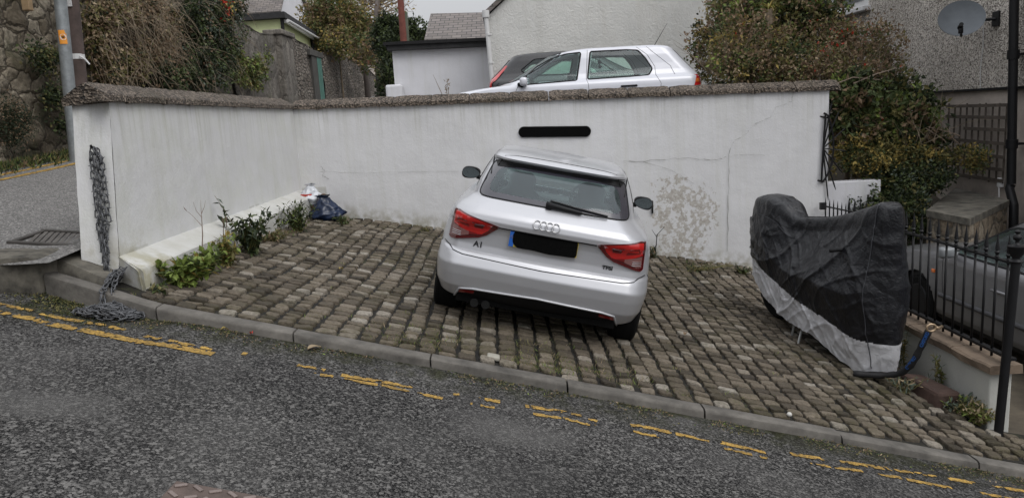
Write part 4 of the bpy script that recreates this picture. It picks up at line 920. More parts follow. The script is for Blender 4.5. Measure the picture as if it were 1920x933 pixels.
def shrub(name, label, cat, base, blobs, n, size, pal, seed, group=None, tw=None, **kw):
    r = random.Random(seed); t = wthing(name, label, cat, base, group); mb = MB(); crown(mb, blobs, n, size, pal, r, **kw); mb.build('foliage', LG, t)
    mb = MB(); mb.tube([base, Vector(base) + Vector((.02, 0, .3)), blobs[0][0]], [.05, .04, .02], 6)
    if tw: 
        for (b, q, h, sp) in tw: twigs(mb, b, q, h, sp, r)
    for c, rad in blobs: twigs(mb, Vector(c) - Vector((0, 0, rad[2] * .5)), 14, rad[2] * 1.6, rad[0] * .9, r)
    mb.build('branches', BARK, t, smooth=True); return t
def blob(u, v, Y, ru, rv, ry=None):   # blob given where it stands: centre pixel and distance, radii in metres
    p = at(u, v, Y); return (tuple(p), (ru, ry or ru * .7, rv))

# ------------------------------------------------------------------ street behind: left stone wall, far wall, houses
def wallX(name, label, pts, X, thick, mat, zb_=0, mat2=None, cap=0):
    """wall whose face stands at x = X; pts = pixels along its top"""
    P = [atx(u, v, X) for u, v in pts]; mb = MB(); n = 0
    for a, b in zip(P, P[1:]):
        k = max(1, int((b - a).length / .35)); m_ = 10
        for i in range(k):
            for j in range(m_):
                q = []
                for di, dj in ((0, 0), (1, 0), (1, 1), (0, 1)):
                    p = a.lerp(b, (i + di) / k); z0 = zup(X, p.y) - .3; z = lerp(z0, p.z, (j + dj) / m_); q.append((X + .07 * nz((p.y * 1.7, z * 1.7, 3)) + .03 * nz((p.y * 5, z * 5, 1)), p.y, z + (.05 * nz((p.y * 2, 7, 7)) if j + dj == m_ else 0)))
                mb.quad(*q)
        mb.hexa([(X - thick, a.y, zup(X, a.y) - .3), (X - .08, a.y, zup(X, a.y) - .3), (X - .08, b.y, zup(X, b.y) - .3), (X - thick, b.y, zup(X, b.y) - .3)], [(X - thick, a.y, a.z - .02), (X - .08, a.y, a.z - .02), (X - .08, b.y, b.z - .02), (X - thick, b.y, b.z - .02)])
        for i in range(k):   # uneven top course
            p = a.lerp(b, i / k); q = a.lerp(b, (i + 1) / k); mb.quad((X + .02, p.y, p.z - .03), (X + .02, q.y, q.z - .03), (X - thick, q.y, q.z + .03), (X - thick, p.y, p.z + .03))
    bm_o = mb.build(name, mat, base=(X, P[0].y, 1.2), smooth=False); set_props(bm_o, label, 'wall'); return bm_o
XW = -6.2
t_near = [Vector((XW, 4.0, 5.6)), Vector((XW, 16.6, 4.6))]
mb = MB(); n = 150; m_ = 70; vs = []
for i in range(n + 1):
    for j in range(m_ + 1):
        Y = lerp(1.0, 16.7, i / n); z0 = .6; z1 = lerp(5.4, 4.5, i / n) + .15 * nz((Y, 0, 0)); z = lerp(z0, z1, j / m_)
        X = XW + .16 * nz((Y * 1.1, z * 1.1, 3)) + .09 * nz((Y * 3.3, z * 3.3, 1)) + .05 * nz((Y * 8, z * 8, 2)) - .06 * (z - 1.2) * .5
        vs.append((X, Y, z))
k = m_ + 1; mb.add(vs, [(i * k + j, (i + 1) * k + j, (i + 1) * k + j + 1, i * k + j + 1) for i in range(n) for j in range(m_)])
mb.hexa([(XW - 1.2, 1, .6), (XW - .45, 1, .6), (XW - .45, 16.7, .6), (XW - 1.2, 16.7, .6)], [(XW - 1.2, 1, 5.3), (XW - .45, 1, 5.3), (XW - .45, 16.7, 4.4), (XW - 1.2, 16.7, 4.4)])
o = mb.build('stone_wall', STONE_NEAR, base=(XW, 9, 1), smooth=True); set_props(o, 'tall rough rubble stone wall with brown moss at the left edge, behind the lamp pole', 'wall')
wallX('stone_wall', 'dark block stone wall with a sloping top, between the ivy and the grey gatepost', [(424, 22), (487, 62), (522, 64)], XW, .5, STONE_DARK)
wallX('stone_wall', 'coursed rubble wall between the gatepost and the green door', [(545, 68), (575, 84), (586, 92)], XW, .5, STONE_FAR)
wallX('stone_wall', 'coursed rubble wall beyond the green door, running down to the white garage', [(603, 98), (617, 106), (636, 98), (660, 112), (690, 128), (731, 170)], XW, .5, STONE_FAR)
P0 = atx(582, 80, -6.9); P1 = atx(636, 82, -6.9)
mb = MB(); mb.hexa([(-7.5, P0.y, 1.5), (-6.75, P0.y, 1.5), (-6.75, P1.y, 1.5), (-7.5, P1.y, 1.5)], [(-7.45, P0.y, P0.z), (-6.8, P0.y, P0.z), (-6.8, P1.y, P1.z - .1), (-7.45, P1.y, P1.z - .1)])
o = mb.build('stone_outbuilding', STONE_DARK, base=(-7, P0.y, 1.5)); set_props(o, 'low stone outbuilding behind the far wall with a weathered flat top', 'building')
gp = wthing('gatepost', 'weathered grey stone gatepost with a squared cap in the far wall', 'gatepost', (-6.15, atx(532, 64, -6.05).y, 2))
ya = atx(524, 64, -6.05).y; yb = atx(545, 64, -6.05).y; zt = atx(535, 68, -6.05).z; mb = MB(); mb.box((-6.22, (ya + yb) / 2, (1.5 + zt) / 2), (.42, yb - ya, zt - 1.5), ch=.04); mb.build('shaft', STONE_DARK, gp)
mb = MB(); mb.box((-6.22, (ya + yb) / 2, zt + .06), (.56, yb - ya + .14, .14), ch=.03); mb.build('cap', STONE_DARK, gp)
# green door beside a flush panel coloured as the recess's shade
dg = wthing('garden_door', 'narrow green wooden door in a dark recess of the far stone wall', 'door', (-6.3, atx(595, 130, -6.15).y, 2))
y0 = atx(587, 130, -6.12).y; ym_ = atx(596.5, 130, -6.12).y; y1 = atx(604, 130, -6.12).y; zt = atx(596, 108, -6.12).z
mb = MB(); mb.box((-6.19, (ym_ + y1) / 2, (1.8 + zt) / 2), (.14, y1 - ym_, zt - 1.8))
for k in range(1, 4): mb.box((-6.115, lerp(ym_, y1, k / 4), (1.8 + zt) / 2), (.012, .03, zt - 1.85))
mb.build('leaf', simple('green_door_paint', (.07, .17, .14), .6, var=.25, vs=5), dg)
mb = MB(); mb.box((-6.19, (y0 + y1) / 2, zt + .1), (.20, y1 - y0 + .5, .2), ch=.02); mb.box((-6.2, (y0 + ym_) / 2, (1.8 + zt) / 2), (.14, ym_ - y0, zt - 1.8)); mb.build('frame', simple('recess_shade_stone', (.06, .057, .052), .9, var=.4, vs=3, bs=.8), dg)  # flush panel painted dark as the recess's shade; lintel shares its stone

def prism_house(name, label, x0, x1, y0, y1, zb_, ze, zr_, wallm, roofm, ridge='x', group=None, over=.15, wins=()):
    t = wthing(name, label, 'building', ((x0 + x1) / 2, (y0 + y1) / 2, zb_), group); mb = MB()
    if ridge == 'x':
        ym = (y0 + y1) / 2; mb.hexa([(x0, y0, zb_), (x1, y0, zb_), (x1, y1, zb_), (x0, y1, zb_)], [(x0, y0, ze), (x1, y0, ze), (x1, y1, ze), (x0, y1, ze)])
        mb.prism([(x0, y0, ze + .003), (x0, y1, ze + .003), (x0, ym, zr_)], (x1 - x0, 0, 0)); mb.build('wall', wallm, t, fix=True)
        mb = MB(); k = .12
        for a, b in ((y0 - over, ym), (y1 + over, ym)):
            za = ze - over * (zr_ - ze) / (ym - y0); mb.hexa([(x0 - over, a, za + .02), (x1 + over, a, za + .02), (x1 + over, b, zr_ + .02), (x0 - over, b, zr_ + .02)], [(x0 - over, a, za + k), (x1 + over, a, za + k), (x1 + over, b, zr_ + k), (x0 - over, b, zr_ + k)])
        mb.build('roof', roofm, t, fix=True)
    else:
        xm = (x0 + x1) / 2; mb.hexa([(x0, y0, zb_), (x1, y0, zb_), (x1, y1, zb_), (x0, y1, zb_)], [(x0, y0, ze), (x1, y0, ze), (x1, y1, ze), (x0, y1, ze)])
        mb.prism([(x0, y0, ze + .003), (x1, y0, ze + .003), (xm, y0, zr_)], (0, y1 - y0, 0)); mb.build('wall', wallm, t, fix=True)
        mb = MB(); k = .12
        for a, b in ((x0 - over, xm), (x1 + over, xm)):
            za = ze - over * (zr_ - ze) / (xm - x0); mb.hexa([(a, y0 - over, za + .02), (a, y1 + over, za + .02), (b, y1 + over, zr_ + .02), (b, y0 - over, zr_ + .02)], [(a, y0 - over, za + k), (a, y1 + over, za + k), (b, y1 + over, zr_ + k), (b, y0 - over, zr_ + k)])
        mb.build('roof', roofm, t, fix=True)
    for (c, w, h, ax) in wins:
        mb = MB(); d = (.05, w, h) if ax == 'x' else (w, .05, h); mb.box(c, d); wo = mb.build('window', WHITEP, t)
        mb = MB(); off = Vector((.03, 0, 0)) if ax == 'x' else Vector((0, -.03, 0)); 
        for q in (-1, 1):
            cc = Vector(c) + off + (Vector((0, q * w * .24, 0)) if ax == 'x' else Vector((q * w * .24, 0, 0))); mb.box(cc, (.01, w * .38, h * .82) if ax == 'x' else (w * .38, .01, h * .82))
        mb.build('pane', GLASSW if 0 else FRIT, wo)
    return t
# lime flat-roofed building
A = at(526, 36, 23); B = at(581, 66, 28); C = at(425, 26, 23.5)
lb = wthing('lime_building', 'flat-roofed pale lime-green building with black fascia above the far stone wall', 'building', (A.x - 3, A.y + 2, 1.5))
z1 = A.z; mb = MB(); poly = [(A.x, A.y, 1.5), (B.x, B.y, 1.5), (B.x - 7, B.y + .8, 1.5), (A.x - 5.5, A.y + .5, 1.5)]
mb.prism(poly, (0, 0, z1 - 1.5)); mb.build('wall', LIME, lb, fix=True)
dv = Vector((B.x - A.x, B.y - A.y, 0)).normalized(); mb = MB(); o_ = .25
poly2 = [(A.x + .2, A.y - .25, z1 + .003), (B.x + .2, B.y + .2, z1 + .003), (B.x - 7, B.y + 1.0, z1 + .003), (A.x - 5.7, A.y + .2, z1 + .003)]
mb.prism(poly2, (0, 0, .17)); mb.build('flat_roof', TIMBER, lb, fix=True)
mb = MB(); mb.tube([(A.x + .24, A.y - .1, z1 - .07), (B.x + .24, B.y + .2, z1 - .03)], .045, 8); mb.box(((A.x + B.x) / 2 + .12, (A.y + B.y) / 2, z1 - .06), (.06, (B - A).length * .98, .09), Matrix.Rotation(math.atan2(-(B.x - A.x), B.y - A.y), 3, 'Z')); mb.build('gutter', WHITEP, lb)
for q_ in ((A.x + .06, A.y - .08), (B.x + .06, B.y - .02)): mb = MB(); mb.tube([(*q_, 1.5), (*q_, z1)], .052, 8); mb.build('drainpipe', BLACKP, lb)
# white cottage with slate roof behind
a = at(436, 23, 34); b = at(517, 21, 34); pk = at(541, -8, 34.5); e = at(557, 40, 38)
prism_house('white_cottage', 'white gabled cottage with slate roof beyond the lime-green building', a.x - 3, b.x + .1, 34, 39.5, 1.5, b.z, b.z + 2.6, WHITE2, SLATE, 'x', wins=((( b.x + .12, 35.3, b.z - .45), .55, .8, 'x'), ((b.x + .12, 37.3, b.z - .75), .55, .8, 'x')))
# brown terraces and chimneys
for k, (u, v, Y, w, lbl) in enumerate([(572, 22, 46, 3.0, 'brown roofed terrace house, the nearer one right of the white cottage'), (640, 62, 62, 5, 'distant brown roofed terrace house behind the brown shrub')]):
    p = at(u, v, Y); t = prism_house('terrace_house', lbl, p.x - w, p.x + w * .8, Y, Y + 7, 1, p.z - .3, p.z + 1.6, SMOOTHB, simple('brown_slate', (.10, .08, .075), .9, var=.3), 'y', 'houses far up the street')
    for q in (-.6, .5):
        c = at(u + q * 16, v - 6, Y - .2); mb = MB(); mb.box((c.x, Y + .6, c.z), (.75, .7, 2.0), ch=.03); ch_ = mb.build('chimney', simple('chimney_brick', (.16, .085, .065), .9, var=.4, vs=6), t)
        mb = MB()
        for j in (-1, 1): mb.lathe([(.11, 0), (.10, .35), (.12, .38)], (c.x + j * .17, Y + .6, c.z + 1.0), 10)
        mb.build('chimney_pot', simple('terracotta', (.25, .10, .06), .8), ch_)
p = at(690, 66, 48); mb = MB(); mb.box((p.x, 48, p.z - .6), (.9, .6, 2.4), ch=.04)
for j in (-1, 0, 1): mb.lathe([(.11, 0), (.09, .4)], (p.x + j * .27, 48, p.z + .6), 8)
o = mb.build('chimney_stack', simple('red_brick', (.22, .085, .055), .9, var=.3), base=(p.x, 48, p.z)); set_props(o, 'distant red brick chimney stack showing between the brown shrub and the dark evergreen', 'chimney')

# white garage and slate roof behind, gable house
p0 = at(735, 96, 16.2); p1 = at(918, 88, 16.2)
gr = wthing('garage', 'small white flat-roofed garage with black timber fascia', 'building', (p0.x + 1, 17, 1.2))
mb = MB(); mb.hexa([(p0.x, 16.2, 1), (p1.x, 16.2, 1), (p1.x, 19.4, 1), (p0.x, 19.4, 1)], [(p0.x, 16.2, p0.z), (p1.x, 16.2, p1.z), (p1.x, 19.4, p1.z), (p0.x, 19.4, p0.z)])
q0 = at(728, 160, 15.9); mb.box((q0.x + .13, 15.95, (1 + q0.z) / 2), (.34, .44, q0.z - 1), ch=.04); mb.build('wall', WHITE2, gr, fix=True)
mb = MB(); mb.hexa([(p0.x - .08, 16.05, p0.z + .003), (p1.x + .05, 16.05, p1.z + .003), (p1.x + .05, 19.6, p1.z + .003), (p0.x - .08, 19.6, p0.z + .003)], [(p0.x - .1, 16.05, p0.z + .13), (p1.x + .05, 16.05, p1.z + .13), (p1.x + .05, 19.6, p1.z + .13), (p0.x - .1, 19.6, p0.z + .13)])
mb.hexa([(p0.x - .14, 16.0, p0.z + .11), (p1.x + .05, 16.0, p1.z + .11), (p1.x + .05, 19.7, p1.z + .11), (p0.x - .14, 19.7, p0.z + .11)], [(p0.x - .15, 15.98, p0.z + .17), (p1.x + .05, 15.98, p1.z + .17), (p1.x + .05, 19.7, p1.z + .17), (p0.x - .15, 19.7, p0.z + .17)]); mb.build('fascia', TIMBER, gr, fix=True)
e0 = at(796, 80, 20.5); e1 = at(935, 76, 20.5); r0 = at(808, 31, 23.0); r1 = at(940, 28, 23.0)
t = wthing('slate_roofed_house', 'house with a plain grey slate roof behind the white garage', 'building', (e0.x + 1.5, 22, 1.2))
mb = MB(); mb.hexa([(e0.x + .1, 20.6, 1), (e1.x, 20.6, 1), (e1.x, 25.4, 1), (e0.x + .1, 25.4, 1)], [(e0.x + .1, 20.6, e0.z - .05), (e1.x, 20.6, e1.z - .05), (e1.x, 25.4, e1.z - .05), (e0.x + .1, 25.4, e0.z - .05)]); mb.build('wall', WHITE2, t)
mb = MB()
mb.hexa([e0, e1, r1, r0], [e0 + Vector((0, 0, .08)), e1 + Vector((0, 0, .08)), r1 + Vector((0, 0, .08)), r0 + Vector((0, 0, .08))])
k0 = Vector((e0.x, 25.5, e0.z)); k1 = Vector((e1.x, 25.5, e1.z)); mb.hexa([r0, r1, k1, k0], [r0 + Vector((0, 0, .08)), r1 + Vector((0, 0, .08)), k1 + Vector((0, 0, .08)), k0 + Vector((0, 0, .08))]); mb.build('roof', SLATE, t, fix=True)
g0 = at(915, 30, 15.2); x1 = 5.2; xm = (g0.x + x1) / 2; zpk = g0.z + (xm - g0.x) * .80
t = wthing('gable_house', 'rough white rendered gable wall of a house behind the parked cars', 'building', (xm, 17, 1.0))
mb = MB(); mb.prism([(g0.x, 15.2, .8), (x1, 15.2, .8), (x1, 15.2, g0.z), (xm, 15.2, zpk), (g0.x, 15.2, g0.z)], (0, 7, 0)); mb.build('wall', RWHITE, t, fix=True)
mb = MB()
for a, s_ in ((g0.x, 1), (x1, -1)):
    mb.hexa([(a - s_ * .1, 15.1, g0.z - .05), (a - s_ * .1, 22.3, g0.z - .05), (xm, 22.3, zpk + .02), (xm, 15.1, zpk + .02)], [(a - s_ * .1, 15.1, g0.z + .05), (a - s_ * .1, 22.3, g0.z + .05), (xm, 22.3, zpk + .13), (xm, 15.1, zpk + .13)])
mb.build('roof', SLATE, t, fix=True)
mb = MB(); a = at(911, 28, 15.0); b = at(924, 165, 15.0); mb.tube([a, b, (b.x, b.y, .9)], .045, 10); mb.tube([(a.x, 15.0, a.z - .05), (a.x, 15.0, a.z + .08)], .07, 10)
mb.tube([(a.x - .02, 15.05, a.z + .02), (a.x - .02, 22, a.z + .02)], .06, 8)
for v in (65, 118): c = at(914 + (v - 30) * .07, v, 15.0); mb.tube([(c.x, 15, c.z - .02), (c.x, 15, c.z + .02)], .058, 10)
mb.build('downpipe', WHITEP, t, smooth=True, angle=40)

# right-hand pebbledashed house: its side wall faces -x
XH = 6.85
hs_ = wthing('pebbledash_house', 'pebbledashed house on the right with a smooth beige base and stone corner', 'building', (8.5, 12, -1))
zt_ = atx(1889, 165, XH).z
ywin0 = atx(1628, 20, XH).y; ywin1 = atx(1552, 20, XH).y; zs = atx(1628, 12, XH).z
mb = MB(); mb.box((XH + 2.5, (9.6 + ywin0) / 2, (zt_ + 8) / 2), (5, ywin0 - 9.6, 8 - zt_)); mb.box((XH + 2.5, (ywin0 + ywin1) / 2, (zt_ + zs) / 2), (5, ywin1 - ywin0 - .004, zs - zt_)); mb.box((XH + 2.5, (ywin1 + 22) / 2, (zt_ + 8) / 2), (5, 22 - ywin1, 8 - zt_)); mb.box((XH + 2.6, (ywin0 + ywin1) / 2, (zs + 1.4 + 8) / 2), (4.8, ywin1 - ywin0 - .004, 8 - zs - 1.4))
mb.box((XH + 2.51, 8.6, (zt_ + 8) / 2), (5, 1.99, 8 - zt_))
mb.build('upper_wall', PEBBLE, hs_)
mb = MB(); mb.box((XH + 2.53, 14.8, (zt_ - 1.2) / 2 - .01), (5, 10.4, zt_ + 1.2 - .02)); mb.build('lower_wall', SMOOTHB, hs_)
mb = MB(); mb.box((XH + 2.5, 8.55, (zt_ - 1.2) / 2 - .01), (5.02, 2.1, zt_ + 1.2 - .02)); mb.build('stone_corner', mat_stone('orange_stone_cladding', 3.2, (.30, .15, .08), (.42, .36, .27), (.16, .14, .12), (.18, .15, .12), 0), hs_)
mb = MB(); mb.box((XH - .01, 14, zt_), (.06, 12.6, .03)); mb.build('drip_trim', BLACKP, hs_)
mb = MB(); mb.box((XH + .07, (ywin0 + ywin1) / 2, zs + .7), (.06, ywin1 - ywin0 - .01, 1.39)); wo = mb.build('window', WHITEP, hs_)
mb = MB(); mb.box((XH + .035, (ywin0 + ywin1) / 2, zs + .72), (.02, ywin1 - ywin0 - .5, 1.15)); mb.build('pane', GLASSW, wo)
mb = MB(); mb.box((XH - .03, (ywin0 + ywin1) / 2, zs - .035), (.24, ywin1 - ywin0 + .2, .09), ch=.015); mb.build('sill', WHITEP, wo)
# soil pipe
XP = XH - .14; a = atx(1902, -30, XP); b = atx(1896, 345, XP)
sp = MB(); sp.tube([a, (b.x, b.y, b.z)], .056, 14)
b2 = atx(1889, 362, XP - .03); b3 = atx(1901, 385, XP - .1); b4 = atx(1900, 432, XP - .1); sp.tube([b, (XP - .02, b.y, b.z - .06), b3, b4], .056, 14)
for v in (100, 268): c = lerp(a, b, (v + 30) / 375); sp.tube([(c.x, c.y, c.z - .06), (c.x, c.y, c.z + .06)], .072, 14); sp.box((c.x + .07, c.y, c.z), (.1, .16, .03))
o = sp.build('drainpipe', BLACKP, base=(XP, b.y, 0), smooth=True, angle=40); set_props(o, 'thick black soil pipe down the pebbledashed house wall', 'drainpipe')
# satellite dish
c = atx(1803, 34, XH - .42); R = .275
ds = wthing('satellite_dish', 'grey oval satellite dish on an arm bracket on the pebbledashed wall', 'satellite dish', (XH, c.y, c.z))
nrm = (Vector((0, 0, EYE)) - c).normalized(); nrm = (nrm + Vector((.12, .0, .38))).normalized(); xx = Vector((nrm.y, -nrm.x, 0)).normalized() * -1; yy = nrm.cross(xx)
mb = MB(); vs = []
for side in (0, 1):
    for q in range(9):
        for k in range(36):
            a_ = 2 * PI * k / 36; r_ = q / 8; vs.append(c + xx * R * 1.06 * r_ * math.cos(a_) + yy * R * .93 * r_ * math.sin(a_) + nrm * (-.05 * (1 - r_ ** 2) - side * .012))
mb.add(vs, [(s_ * 324 + q * 36 + k, s_ * 324 + q * 36 + (k + 1) % 36, s_ * 324 + (q + 1) * 36 + (k + 1) % 36, s_ * 324 + (q + 1) * 36 + k) for s_ in (0, 1) for q in range(8) for k in range(36)] + [(288 + k, 288 + (k + 1) % 36, 324 + 288 + (k + 1) % 36, 324 + 288 + k) for k in range(36)])
mb.build('dish', simple('dish_grey', (.13, .145, .16), .5, .2, var=.15, vs=5, bs=0), ds, smooth=True, angle=40)
mb = MB(); tip = c - yy * R * .80 + nrm * .26 - xx * .04
if tip.z > c.z: yy = -yy; tip = c - yy * R * .8 + nrm * .26
mb.tube([c - yy * R * .92 - nrm * .02, tip - yy * .04], .016, 8); mb.build('arm', BLACKP, ds)
mb = MB(); mb.lathe([(.028, -.06), (.028, .02), (.036, .03), (.036, .06)], tip, 12, 'z', nrm.to_track_quat('-Z', 'Y').to_matrix()); mb.box(tip - yy * .07, (.05, .05, .07), ch=.01); mb.build('receiver', BLACKP, ds, smooth=True, angle=40)
mb = MB(); mb.tube([c - nrm * .06, c - nrm * .14 + Vector((.05, 0, 0)), (XH - .02, c.y - .12, c.z - .05)], .02, 8); mb.box((XH - .015, c.y - .12, c.z - .05), (.03, .14, .2), ch=.005); mb.build('bracket', IRON, ds)
mb = MB(); P = [atx(1844, 42, XH - .02), atx(1843, 90, XH - .015), atx(1838, 130, XH - .015), atx(1838, 166, XH - .015)]; mb.tube(P, .006, 5); mb.build('cable', WHITEP, ds)
mb = MB(); P = [c - yy * R * .9 - nrm * .02, (XH - .02, c.y - .3, c.z - .9), (XH - .02, c.y + .1, zt_ + .1)]; mb.tube(P, .004, 4)
# trellises
def trellis(u0, u1, v0, v1, rows, cols, label, broken=()):
    P = atx(u0, v0, XH - .05); Q = atx(u1, v0, XH - .05); z1 = (P.z + Q.z) / 2; z0 = atx(u0, v1, XH - .05).z; y0, y1 = P.y, Q.y; r = random.Random(int(u0))
    t = wthing('trellis', label, 'trellis', (XH - .05, (y0 + y1) / 2, z0), 'trellis panels on the house wall')
    for k in range(cols):
        y = lerp(y0, y1, k / (cols - 1)); mb = MB(); mb.box((XH - .035, y, (z0 + z1) / 2 + r.uniform(-.02, .02)), (.012, .028, z1 - z0 + .05), Matrix.Rotation(r.uniform(-.01, .01), 3, 'X')); mb.build('upright', BROWNW, t)
    for k in range(rows):
        z = lerp(z0, z1, k / (rows - 1)); e = broken[k] if k < len(broken) else 0; mb = MB(); mb.box((XH - .055, lerp(y0, y1, .5 + e / 2), z + r.uniform(-.012, .012)), (.016, abs(y1 - y0) * (1 - abs(e)) + .08, .046), Matrix.Rotation(r.uniform(-.02, .02), 3, 'X')); mb.build('crossbar', BROWNW, t)
trellis(1778, 1886, 198, 326, 7, 10, 'larger weathered wooden trellis beside the black drainpipe', (0, 0, 0, 0, .35, 0, 0))
trellis(1715, 1760, 200, 300, 5, 5, 'smaller dark wooden trellis half covered by the bushes')
# white junction box
c = atx(1876, 342, XH - .03); mb = MB(); mb.box(c, (.05, .09, .13), ch=.012); mb.tube([c + Vector((-.02, 0, -.06)), c + Vector((-.04, -.05, -.2))], .008, 6); o = mb.build('junction_box', WHITEP, base=c); set_props(o, 'small white junction box beside the foot of the black drainpipe', 'junction box')
# stone platform
pf = wthing('stone_platform', 'raised platform with a mossy concrete top and stone clad front', 'platform', (6.2, 9.4, -1))
T = [at(1737, 394, 9.6), at(1819, 409, 9.0), at(1893, 374, 9.15), at(1792, 352, 10.4)]; zt2 = T[0].z
T = [atz(u, v, .12) for u, v in ((1737, 394), (1819, 410), (1893, 375), (1792, 352))]
mb = MB(); mb.prism([(p.x, p.y, .04) for p in T], (0, 0, .08)); mb.build('slab', CONC_D, pf, fix=True)
c = sum(T, Vector()) / 4; T2 = [c + (p - c) * .97 for p in T]; mb = MB(); mb.prism([(p.x, p.y, -1.15) for p in T2], (0, 0, 1.187)); mb.build('stone_base', STONE_CLAD, pf, fix=True)

# ------------------------------------------------------------------ poles
def pole(name, label, u0, v0, u1, v1, Y, r0, r1, mat, zb_=None, cat='pole'):
    a = at(u1, v1, Y); b = at(u0, v0, Y); d = (a - b) / (a.z - b.z)
    t = wthing(name, label, cat, (a.x, a.y, a.z)); mb = MB(); top = b - d * (-1.6); bot = a + d * ((zb_ - a.z) if zb_ is not None else 0); n = 12
    mb.tube([bot.lerp(b + d * 1.6, k / n) for k in range(n + 1)], [lerp(r0, r1, k / n) for k in range(n + 1)], 16); mb.build('shaft', mat, t, smooth=True, angle=60); return t, a, b
t, a, b = pole('lamp_post', 'grey galvanised steel pole with an orange sticker in front of the stone wall', 113, 0, 141, 282, 9.9, .078, .072, GALV, 1.15)
c = at(119, 71, 9.9); c2 = at(121, 82, 9.9); h = (at(118, 58, 9.9) - at(121, 83, 9.9)).length
def curved(mb, c, r, a0, a1, z0, z1, n=8): mb.add([(c.x + r * math.cos(lerp(a0, a1, k / n)), c.y + r * math.sin(lerp(a0, a1, k / n)), z) for z in (z0, z1) for k in range(n + 1)], [(k, k + 1, n + 2 + k, n + 1 + k) for k in range(n)])
mb = MB(); face = math.atan2(-1, .52); curved(mb, c, .082, face - .62, face + .5, c.z - .085, c.z + .085); st = mb.build('sticker', simple('orange_sticker', (.72, .28, .03), .5, var=.05, bs=0), t)
def disc(mb, c, r, ang, R, z, n=16):   # disc wrapped on the pole
    mb.add([(c.x + R * math.cos(ang + r * math.cos(2 * PI * k / n) / R), c.y + R * math.sin(ang + r * math.cos(2 * PI * k / n) / R), z + r * math.sin(2 * PI * k / n)) for k in range(n)], [tuple(range(n))])
mb = MB(); disc(mb, c, .038, face, .0835, c.z); so_ = mb.build('sticker_disc', WHITEP, st)
mb = MB(); 
for q in (-.011, 0, .011): curved(mb, c, .085, face - .22, face + .22, c.z + q - .003, c.z + q + .003, 4)
mb.build('sticker_print', BLACKP, so_)
t, a, b = pole('telegraph_pole', 'brown wooden telegraph pole with a white band beside the steel pole', 133, 0, 149, 160, 10.6, .105, .095, simple('dark_pole_wood', (.085, .062, .055), .9, var=.4, vs=5, bs=.8), 1.2)
c = at(143, 107, 10.6); mb = MB(); mb.tube([(c.x, c.y, c.z - .035), (c.x, c.y, c.z + .035)], .108, 16, caps=False); mb.tube([(c.x + .09, c.y - .08, c.z), (c.x + .17, c.y - .10, c.z - .05), (c.x + .22, c.y - .1, c.z - .12)], .012, 5); mb.build('white_band', WHITEP, t)
c = at(137, 6, 10.6); mb = MB(); mb.box((c.x + .01, c.y - .105, c.z), (.05, .02, .12)); mb.build('number_tag', WHITEP, t)
pole('telegraph_pole', 'tall red-brown wooden pole behind the white garage', 751, 0, 757, 80, 21, .095, .085, REDPOLE, 1.2)
pole('pole_stump', 'thin greenish post beside the red-brown pole', 761, 26, 764, 80, 22, .06, .055, simple('green_wood', (.10, .11, .08), .9), 1.2) if 0 else None
a = at(764, 80, 22); b = at(761, 25, 22); mb = MB(); mb.tube([(a.x, a.y, 1.2), a, b], [.06, .06, .05], 10); set_props(mb.build('garden_post', simple('green_wood', (.10, .11, .08), .9), base=a), 'thin greenish post beside the red-brown pole', 'post')
pole('street_light_column', 'thin grey street light column in front of the lime-green building', 446, 0, 450, 46, 21, .05, .045, GALV, 1.5)
a = at(48, -8, 8.4); b = at(52, 14, 8.4); mb = MB(); mb.box((atx(50, 4, XW + .12).x, atx(50, 4, XW + .12).y, atx(50, 4, XW + .12).z), (.10, .09, .22), ch=.01); o = mb.build('timber_stub', simple('pale_timber', (.33, .23, .13), .8), base=atx(50, 4, XW)); set_props(o, 'pale timber beam end sticking out of the stone wall at the top left', 'beam')

# ------------------------------------------------------------------ gully and ironwork on the road
c = atz(112, 457, .90); c = Vector((-3.52, 5.78, zup(-3.52, 5.78)))
gu = thing('gully_grate', 'cast iron drain grate set at the corner beside the white wall', 'drain grate', (c.x, c.y, c.z - .004), rot=(.055, .12, .0))
mb = MB(); W_, D_ = .46, .42
mb.box((0, 0, -.03), (W_, D_, .03)); mb.build('pit', simple('pit_black', (.003, .003, .003), 1, bs=0), gu)
mb = MB(); mb.box((0, D_ / 2, 0), (W_ + .06, .04, .05), ch=.006); mb.box((0, -D_ / 2, 0), (W_ + .06, .04, .05), ch=.006); mb.box((W_ / 2, 0, 0), (.04, D_ - .05, .05), ch=.006); mb.box((-W_ / 2, 0, 0), (.04, D_ - .05, .05), ch=.006); mb.build('frame', simple('dark_iron_frame', (.06, .055, .05), .7, .3, var=.3), gu)
for k in range(9): mb = MB(); mb.box((lerp(-W_ / 2 + .05, W_ / 2 - .05, k / 8), 0, .002), (.028, D_ - .05, .03), Matrix.Rotation(.35, 3, 'Z'), ch=.004); mb.build('bar', simple('worn_iron', (.12, .11, .10), .6, .5, var=.3), gu)
c = atroad(331, 907) + Vector((.26, -.28, -.07))
mh = thing('manhole_cover', 'rusty patterned cast iron manhole cover in the road at the bottom edge', 'manhole cover', (c.x, c.y, zroad(c.x) + .006), rot=(0, 0.24, -.03))
mb = MB(); mb.box((0, 0, -.01), (.56, .56, .03), ch=.006); mb.build('frame', RUST, mh)
mb = MB()
for i in range(8):
    for j in range(8):
        x = -.245 + i * .07; y = -.245 + j * .07
        if i in (3, 4) and j in (6,): continue
        mb.box((x, y, .008), (.05, .018, .008), Matrix.Rotation(.6 if (i + j) % 2 else -.6, 3, 'Z'), ch=.003)
mb.build('raised_pattern', simple('rubbed_iron', (.20, .16, .145), .5, .4, var=.25), mh)

